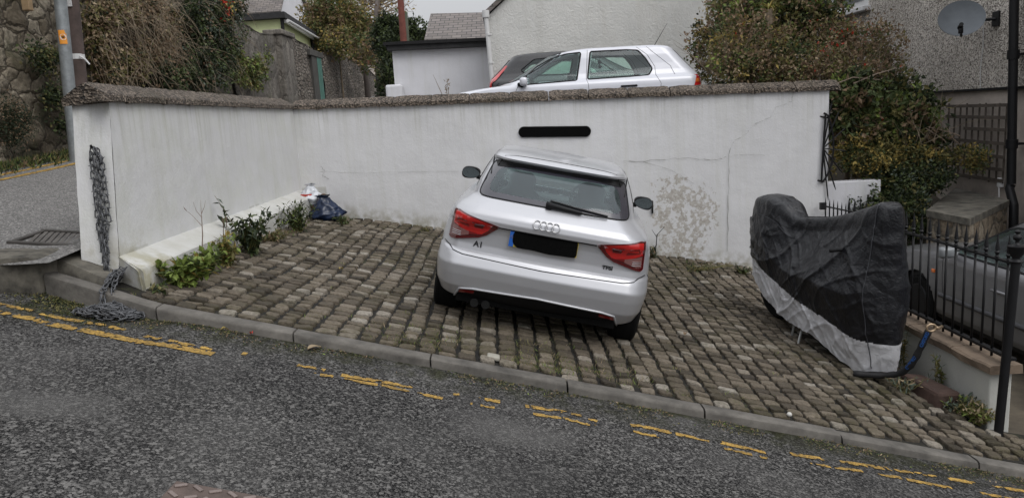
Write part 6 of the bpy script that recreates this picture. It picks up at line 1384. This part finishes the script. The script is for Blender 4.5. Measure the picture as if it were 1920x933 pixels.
for _ in range(5200):
    x = r.uniform(-3.2, 4.6); dd = abs(r.gauss(0, .085)) + .004; y = yk(x) - dd
    if nz((x * 2.2, dd * 4, 5)) + .25 * nz((x * 9, 0, 1)) < -.05: continue
    p = Vector((x, y, zr(x, y) + .003)); d = (Vector((0, 0, .5)) + rvec(r)).normalized(); d.z = abs(d.z) * .6; leaf(mb, p, d, Vector((0, 0, 1)) + rvec(r) * .6, r.uniform(.008, .03), r.uniform(.003, .010), r.choices([0, 2, 4, 1, 6, 5], [4, 4, 3, 2, .7, .6])[0])
set_props(mb.build('gutter_moss', LG), 'mossy scraps and small dead leaves lying along the kerb', 'moss', kind='stuff')
mb = MB()
for _ in range(1600):
    x = -2.98 + r.gauss(0, .24); y = yk(x) - abs(r.gauss(0, .16)); p = Vector((x, y, zr(x, y) + .003)); d = rvec(r); d.z = abs(d.z) * .5; leaf(mb, p, d.normalized(), Vector((0, 0, 1)), r.uniform(.01, .03), r.uniform(.005, .012), r.choice([0, 1, 2, 2]))
set_props(mb.build('corner_moss', LG), 'green moss patch on the road beside the chain heap', 'moss', kind='stuff')
lt = []
for k, (u, v, cidx, L_, lb_) in enumerate([(422, 620, 3, .045, 'yellowish fallen leaf in the gutter near the chain'), (472, 628, 7, .03, 'small reddish fallen leaf in the gutter left of the car'), (590, 655, 6, .10, 'curled straw-coloured leaf by the kerb left of the car'), (1140, 748, 4, .06, 'orange-brown fallen leaf in the gutter below the car'), (1177, 752, 4, .07, 'larger brown leaf by the kerb right of the car'), (640, 508, 3, .05, 'yellow leaf on the setts'), (433, 508, 4, .07, 'orange-brown leaf by the yellow-green weed'), (1285, 630, 4, .05, 'small brown leaf on the setts below the motorbike')]):
    if v > 600 and u < 1250 : p = atroad(u, v); z = zr(p.x, p.y) + .012
    else: p = Vector(bpz(u, v)); z = p.z + .035
    mb = MB(); rr2 = random.Random(k); d = Vector((rr2.uniform(-1, 1), rr2.uniform(-1, 1), 0)).normalized(); s_ = Vector((-d.y, d.x, 0)); vs = []
    for i in range(7):
        t = i / 6; w = L_ * .32 * math.sin(t * PI) ** .7 + .001; cz = .012 * math.sin(t * 4)
        for q in (-1, 0, 1): vs.append(Vector((p.x, p.y, z)) + d * (t - .5) * L_ + s_ * w * q + Vector((0, 0, cz + .008 * abs(q))))
    mb.add(vs, [(i * 3 + q, i * 3 + q + 1, i * 3 + q + 4, i * 3 + q + 3) for i in range(6) for q in (0, 1)]); o = mb.build('fallen_leaf', LG[cidx], base=p, smooth=True); set_props(o, lb_, 'leaf', 'fallen leaves')
mb = MB(); p = Vector(bpz(925, 668)); mb.box((p.x, p.y, p.z + .012), (.09, .085, .03), Matrix.Rotation(.24, 3, 'Y'), ch=.010); set_props(mb.build('pale_stone', simple('pale_stone', (.30, .285, .245), .9, var=.2), base=p), 'loose pale stone on the setts near the kerb in front of the car', 'stone')
mb = MB(); p = Vector(bpz(1480, 779)); mb.lathe([(.005, 0), (.016, .006), (.019, .016), (.012, .026), (.002, .03)], p + Vector((0, 0, .012)), 12); set_props(mb.build('pebble', simple('white_pebble', (.5, .49, .46), .7), base=p, smooth=True), 'single white pebble on the setts near the kerb', 'pebble')

# ------------------------------------------------------------------ ivy and shrubs on the left wall
def ivy(name, label, uv, n, size, pal, seed, X=XW + .12, th=.22, group='ivy and creepers on the stone walls', tw=0):
    """uv: list of (u, v, radius in px) patches on the wall face"""
    r = random.Random(seed); c0 = atx(uv[0][0], uv[0][1], X); t = wthing(name, label, 'ivy', (X, c0.y, c0.z), group); mb = MB(); ids = [i for i, _ in pal]; ws = [w for _, w in pal]; tot = sum(q[2] * q[2] for q in uv)
    br = MB()
    for u, v, rp in uv:
        k = int(n * rp * rp / tot); ncl = max(3, k // 24)
        for _ in range(ncl):
            a = r.uniform(0, 6.28); q = rp * r.random() ** .5 * r.uniform(.7, 1.15); p = atx(u + q * math.cos(a), v + q * math.sin(a), X); d = r.random() * th; p += Vector((d, 0, 0)); tone = r.choices(ids, ws)[0]; cs = r.uniform(.10, .26)
            for _ in range(k // ncl):
                o_ = rvec(r) * cs * r.random() ** .6; o_.x *= .5; leaf(mb, p + o_, (rvec(r) + Vector((.5, -.3, -.5))).normalized(), Vector((1, 0, .4)) + rvec(r) * .5, size * r.uniform(.6, 1.4), size * r.uniform(.5, .9), tone if r.random() < .7 else r.choices(ids, ws)[0])
            if tw and r.random() < tw: twigs(br, p, 2, .5, .8, r, .005, .8, 6, (.3, -.2, -.6))
    mb.build('foliage', LG, t)
    if tw: br.build('stems', BARK, t)
    return t
ivy('ivy', 'olive-brown creeper on the tall wall just right of the telegraph pole', [(180, 30, 30), (175, 90, 22), (200, 125, 32), (238, 122, 28), (170, 60, 20)], 5200, .065, [(2, 3), (4, 3), (6, .7), (0, 1)], 41, tw=.25)
ivy('dead_creeper', 'brown dead creeper hanging over the tall wall', [(225, 25, 26), (262, 100, 24), (290, 40, 32), (300, 90, 32), (270, 12, 26)], 6500, .055, [(4, 5), (6, 1.3), (2, 1.5), (0, 1)], 42, tw=.5)
ivy('ivy', 'big dark green ivy mass at the end of the tall wall', [(360, 20, 48), (385, 70, 36), (345, 80, 32), (330, 130, 36), (375, 135, 34), (300, 150, 28), (395, 30, 32), (410, 5, 30), (395, 110, 26), (285, 140, 22)], 15000, .07, [(0, 5), (1, 3), (8, 1), (4, .8)], 43, th=.5, tw=.1)
ivy('ivy', 'yellow-green ivy patch, the left one on the dark block wall', [(428, 110, 14), (440, 130, 17), (432, 95, 10), (446, 150, 10)], 2400, .075, [(5, 2), (2, 3), (1, 2), (3, .5)], 44)
ivy('ivy', 'yellow-green ivy patch, the right one on the dark block wall', [(462, 125, 15), (478, 132, 12), (470, 148, 12), (487, 105, 6)], 2000, .075, [(5, 2), (2, 3), (1, 2)], 45)
ivy('rowan_spray', 'orange and red berried spray at the top of the ivy', [(405, 10, 8), (420, 14, 6), (415, 28, 5)], 60, .07, [(7, 2), (3, 2), (1, 1)], 46, X=XW + .6)
ivy('moss_patch', 'dark brown moss hanging on the stone wall at the left edge', [(18, 215, 22), (45, 222, 12), (22, 250, 20)], 2600, .028, [(4, 1), (0, 3)], 47, th=.06)
ivy('ivy', 'thin green growth on the stone wall behind the steel pole', [(85, 110, 22), (95, 180, 18), (60, 100, 12), (112, 240, 12)], 1500, .05, [(0, 3), (1, 2), (2, 1)], 48, th=.06)
mb = MB(); r = random.Random(49)
for _ in range(9000):
    y = r.uniform(6.5, 16); x = -6.02 + abs(r.gauss(0, .14)) - .05; p = Vector((x, y, zup(x, y))); d = (Vector((.2, 0, 1)) + rvec(r) * .9).normalized(); leaf(mb, p, d, rvec(r), r.uniform(.04, .13), r.uniform(.012, .03), r.choices([0, 1, 2, 4, 5], [3, 3, 3, 1, .8])[0])
set_props(mb.build('verge_grass', LG), 'grassy verge along the foot of the tall stone wall', 'grass', kind='stuff')
# shrubs and trees behind
def vol(t): return t
r0_ = [blob(630, 45, 29, 1.4, 1.1, 1.2), blob(600, 40, 29, .9, .7, .8), blob(665, 62, 29, 1.0, .9, .8), blob(640, 80, 28, 1.1, .6, .8), blob(620, 14, 29, 1.0, .5, .8), blob(600, 68, 28.5, .6, .5, .5), blob(680, 90, 27, .8, .5, .6), blob(695, 115, 27, .6, .5, .5)]
shrub('large_shrub', 'large yellow-brown shrub standing behind the far stone wall', 'shrub', (r0_[0][0][0], 29, 2.2), r0_, 14000, .12, [(2, 4), (3, 1.3), (4, 2.5), (1, 2.5)], 50, shell=.35, clump=.32)
r0_ = [blob(735, 60, 24, .55, .55, .5), blob(770, 68, 24, .55, .5, .5), blob(722, 78, 24, .4, .5, .4), blob(745, 100, 23.5, .55, .7, .5), blob(740, 140, 23, .35, .7, .3), blob(790, 78, 24.2, .3, .3, .3), blob(725, 50, 24, .3, .3, .3), blob(728, 160, 22.5, .3, .5, .3)]
shrub('evergreen_tree', 'dense dark evergreen behind the white garage and red-brown pole', 'tree', (r0_[0][0][0], 24, 2.0), r0_, 14000, .11, [(0, 5), (1, 3), (8, .3)], 51, shell=.55, clump=.2)
ivy('autumn_creeper', 'sparse orange and yellow leaves in front of the dark evergreen', [(712, 88, 10), (722, 78, 7), (708, 150, 10)], 240, .11, [(3, 3), (4, 1), (6, 1)], 52, X=-5.5, group=None)
def bare_tree(label, u, v0, v1, Y, seed, lean=0):
    r = random.Random(seed); a = at(u, v1, Y); b = at(u + lean, v0, Y); t = wthing('bare_tree', label, 'tree', (a.x, a.y, 2), 'bare trees beyond the far wall'); mb = MB(); P = [Vector((a.x, a.y, 2)), a, a.lerp(b, .5), b]; mb.tube(P, [.13, .11, .09, .06], 8); mb.build('trunk', simple('grey_bark', (.13, .11, .10), .9), t, smooth=True)
    mb = MB(); lf = MB()
    for k in range(14):
        p = a.lerp(b, r.uniform(.2, 1)); d = Vector((r.choice([-1, 1]) * r.uniform(.5, 1.3), r.uniform(-.4, .4), r.uniform(.1, .9))).normalized(); Q = [p]
        for q in range(5): d = (d + rvec(r) * .28).normalized(); Q.append(Q[-1] + d * r.uniform(.18, .4))
        mb.tube(Q, [.035, .028, .02, .015, .01, .005], 5)
        for q in Q[1:]:
            for _ in range(3): leaf(lf, q + rvec(r) * .25, rvec(r), rvec(r), .13, .08, r.choice([3, 4, 6, 4]))
            twigs(mb, q, 1, .5, .4, r, .008, .1, 3)
    mb.build('branches', BARK, t, smooth=True); lf.build('leaves', LG, t)
bare_tree('bare tree rising from the yellow-brown shrub', 679, -14, 60, 33, 61, 3); bare_tree('thin bare tree trunk left of the red-brown pole', 703, -14, 70, 31, 62, 4); bare_tree('pale-barked bare tree with a few yellow leaves beside the evergreen', 709, -14, 40, 34, 63, 2)
# weeds standing on the coping level in front of the garage
wd = MB(); r = random.Random(70); p = at(840, 185, 13.0)
for u0, u1, v1 in ((835, 812, 140), (842, 838, 150)): wd.tube([at(u0, 190, 13), at((u0 + u1) / 2, 165, 13), at(u1, v1, 13)], [.006, .005, .002], 4)
for k in range(22): q = at(838 + r.uniform(-4, 4), 148 + k * 1.6, 13); wd.tube([q, q + rvec(r) * .05], [.008, .003], 4)
set_props(wd.build('dry_stalks', BARK, base=p), 'dry weed stalks standing behind the wall in front of the garage', 'plant')

# ------------------------------------------------------------------ bushes on the right
GB = 'bushes between the white wall and the pebbledashed house'
shrub('brown_shrub', 'sprawling brown and olive shrub above the right end of the white wall', 'shrub', (3.6, 11.4, .6), [blob(1375, 120, 11.0, .42, .42, .4), blob(1400, 90, 11.4, .6, .6, .5), blob(1350, 60, 13.3, .5, .5, .4), blob(1455, 115, 11.0, .55, .5, .5), blob(1400, 135, 10.9, .7, .35, .4), blob(1335, 105, 13.2, .5, .6, .4)], 12500, .060, [(4, 4), (2, 4), (1, 2), (0, 1), (3, .6), (6, 1.2), (5, .4), (7, .04)], 80, GB, clump=.16, shell=.4, tw=[(tuple(at(1400, 150, 11)), 26, 1.0, .9), (tuple(at(1340, 140, 11)), 14, .7, .8)])
shrub('tall_shrub', 'tall green and brown shrub reaching the top of the picture beside the house', 'shrub', (4.6, 12.2, .4), [blob(1405, 30, 12.2, .5, .6, .5), blob(1465, 35, 12.2, .6, .6, .5), blob(1520, 45, 12.3, .55, .45, .5), blob(1440, -10, 12.4, .6, .4, .5), blob(1375, 20, 12.0, .35, .5, .4), blob(1520, 8, 12.4, .5, .4, .4)], 12500, .078, [(1, 3), (0, 1.6), (2, 3.4), (4, 3), (5, .8), (6, .6), (7, .05)], 81, GB, clump=.2, shell=.45)
shrub('twiggy_shrub', 'twiggy autumn shrub with a few red leaves leaning against the house wall', 'shrub', (5.5, 11.8, .3), [blob(1560, 95, 11.6, .55, .45, .5), blob(1620, 85, 11.6, .5, .4, .4), blob(1660, 95, 11.5, .35, .35, .35), blob(1600, 135, 11.2, .6, .35, .5), blob(1670, 130, 11.3, .28, .25, .3), blob(1530, 130, 11.0, .45, .4, .4)], 7500, .055, [(4, 4), (2, 3), (1, 1.2), (6, 1.2), (7, .15)], 82, GB, clump=.17, shell=.35, tw=[(tuple(at(1600, 150, 11.2)), 30, 1.0, .9), (tuple(at(1650, 150, 11.2)), 20, .8, .8)])
shrub('bramble', 'green bramble tumbling down past the right end of the white wall', 'shrub', (4.9, 10.8, -.2), [blob(1590, 190, 10.6, .42, .40, .4), blob(1640, 200, 10.7, .5, .38, .4), blob(1700, 215, 10.8, .42, .35, .4), blob(1600, 240, 10.5, .38, .35, .35), blob(1660, 255, 10.6, .48, .3, .4), blob(1720, 260, 10.7, .32, .3, .3), blob(1585, 160, 10.8, .35, .25, .3), blob(1680, 175, 11.0, .45, .22, .3)], 11000, .085, [(1, 5), (0, 1.6), (2, 2), (5, .7), (4, 1.2), (7, .04)], 83, GB, clump=.15, shell=.5)
shrub('privet', 'yellow-green privet bush in front of the trellis', 'shrub', (5.1, 10.6, -.5), [blob(1610, 285, 10.3, .38, .22, .3), blob(1665, 290, 10.3, .42, .22, .3), blob(1715, 300, 10.4, .40, .20, .3), blob(1760, 300, 10.5, .25, .15, .2), blob(1635, 305, 10.2, .35, .15, .3), blob(1830, 300, 10.4, .18, .16, .2), blob(1805, 290, 10.4, .15, .12, .2)], 12000, .048, [(2, 4), (3, 2.2), (1, 2), (0, 1)], 84, GB, clump=.12, shell=.5, tw=[(tuple(at(1720, 270, 10.3)), 16, .9, 1.2)])
shrub('dark_shrub', 'dark green shrub in the shade above the lower yard', 'shrub', (5.2, 10.2, -.8), [blob(1700, 345, 10.1, .40, .25, .3), blob(1660, 350, 10.15, .25, .3, .3), blob(1690, 385, 9.9, .28, .28, .3), blob(1740, 335, 10.1, .28, .2, .25), blob(1640, 400, 9.9, .3, .3, .25), blob(1710, 415, 9.7, .3, .25, .25)], 11000, .055, [(0, 4), (1, 3), (8, .7), (2, .8)], 85, GB, clump=.14, shell=.5)
pm_ = MB(); r = random.Random(86); c = at(1442, 18, 11.3)
for k in range(46):
    a = r.uniform(0, 6.28); d = Vector((math.cos(a), math.sin(a) * .6, r.uniform(.5, 1.5))).normalized(); L_ = r.uniform(.22, .42); s_ = d.cross(Vector((0, 0, 1))).normalized() * .010; P = []
    for q in range(5): t = q / 4; P.append(c + d * L_ * t - Vector((0, 0, .22 * t * t)) )
    vs = []
    for q, p in enumerate(P): w = 1 - .9 * q / 4; vs += [p - s_ * w, p + s_ * w]
    pm_.add(vs, [(2 * q, 2 * q + 1, 2 * q + 3, 2 * q + 2) for q in range(4)], 5 if r.random() < .5 else 3)
t = wthing('cordyline', 'yellow-green spiky palm-like plant sprouting above the shrubs', 'plant', tuple(c)); pm_.build('leaves', LG, t); mb = MB(); mb.tube([(c.x, c.y, .3), tuple(c)], [.06, .05], 8); mb.build('stem', BARK, t)
mb = MB(); r = random.Random(87)
for P in ([(1735, 240), (1770, 262), (1790, 290), (1815, 300)], [(1800, 255), (1770, 245), (1740, 238)], [(1790, 262), (1830, 300), (1845, 310)], [(1600, 157), (1640, 140), (1680, 128)], [(1560, 160), (1600, 145), (1650, 150)]): mb.tube([at(u, v, 10.4) for u, v in P], [.009, .008, .006, .004][:len(P)], 5)
set_props(mb.build('bare_branches', simple('pale_twig', (.22, .17, .13), .9), base=at(1770, 262, 10.4)), 'pale bare arching branches in front of the trellis', 'branches')
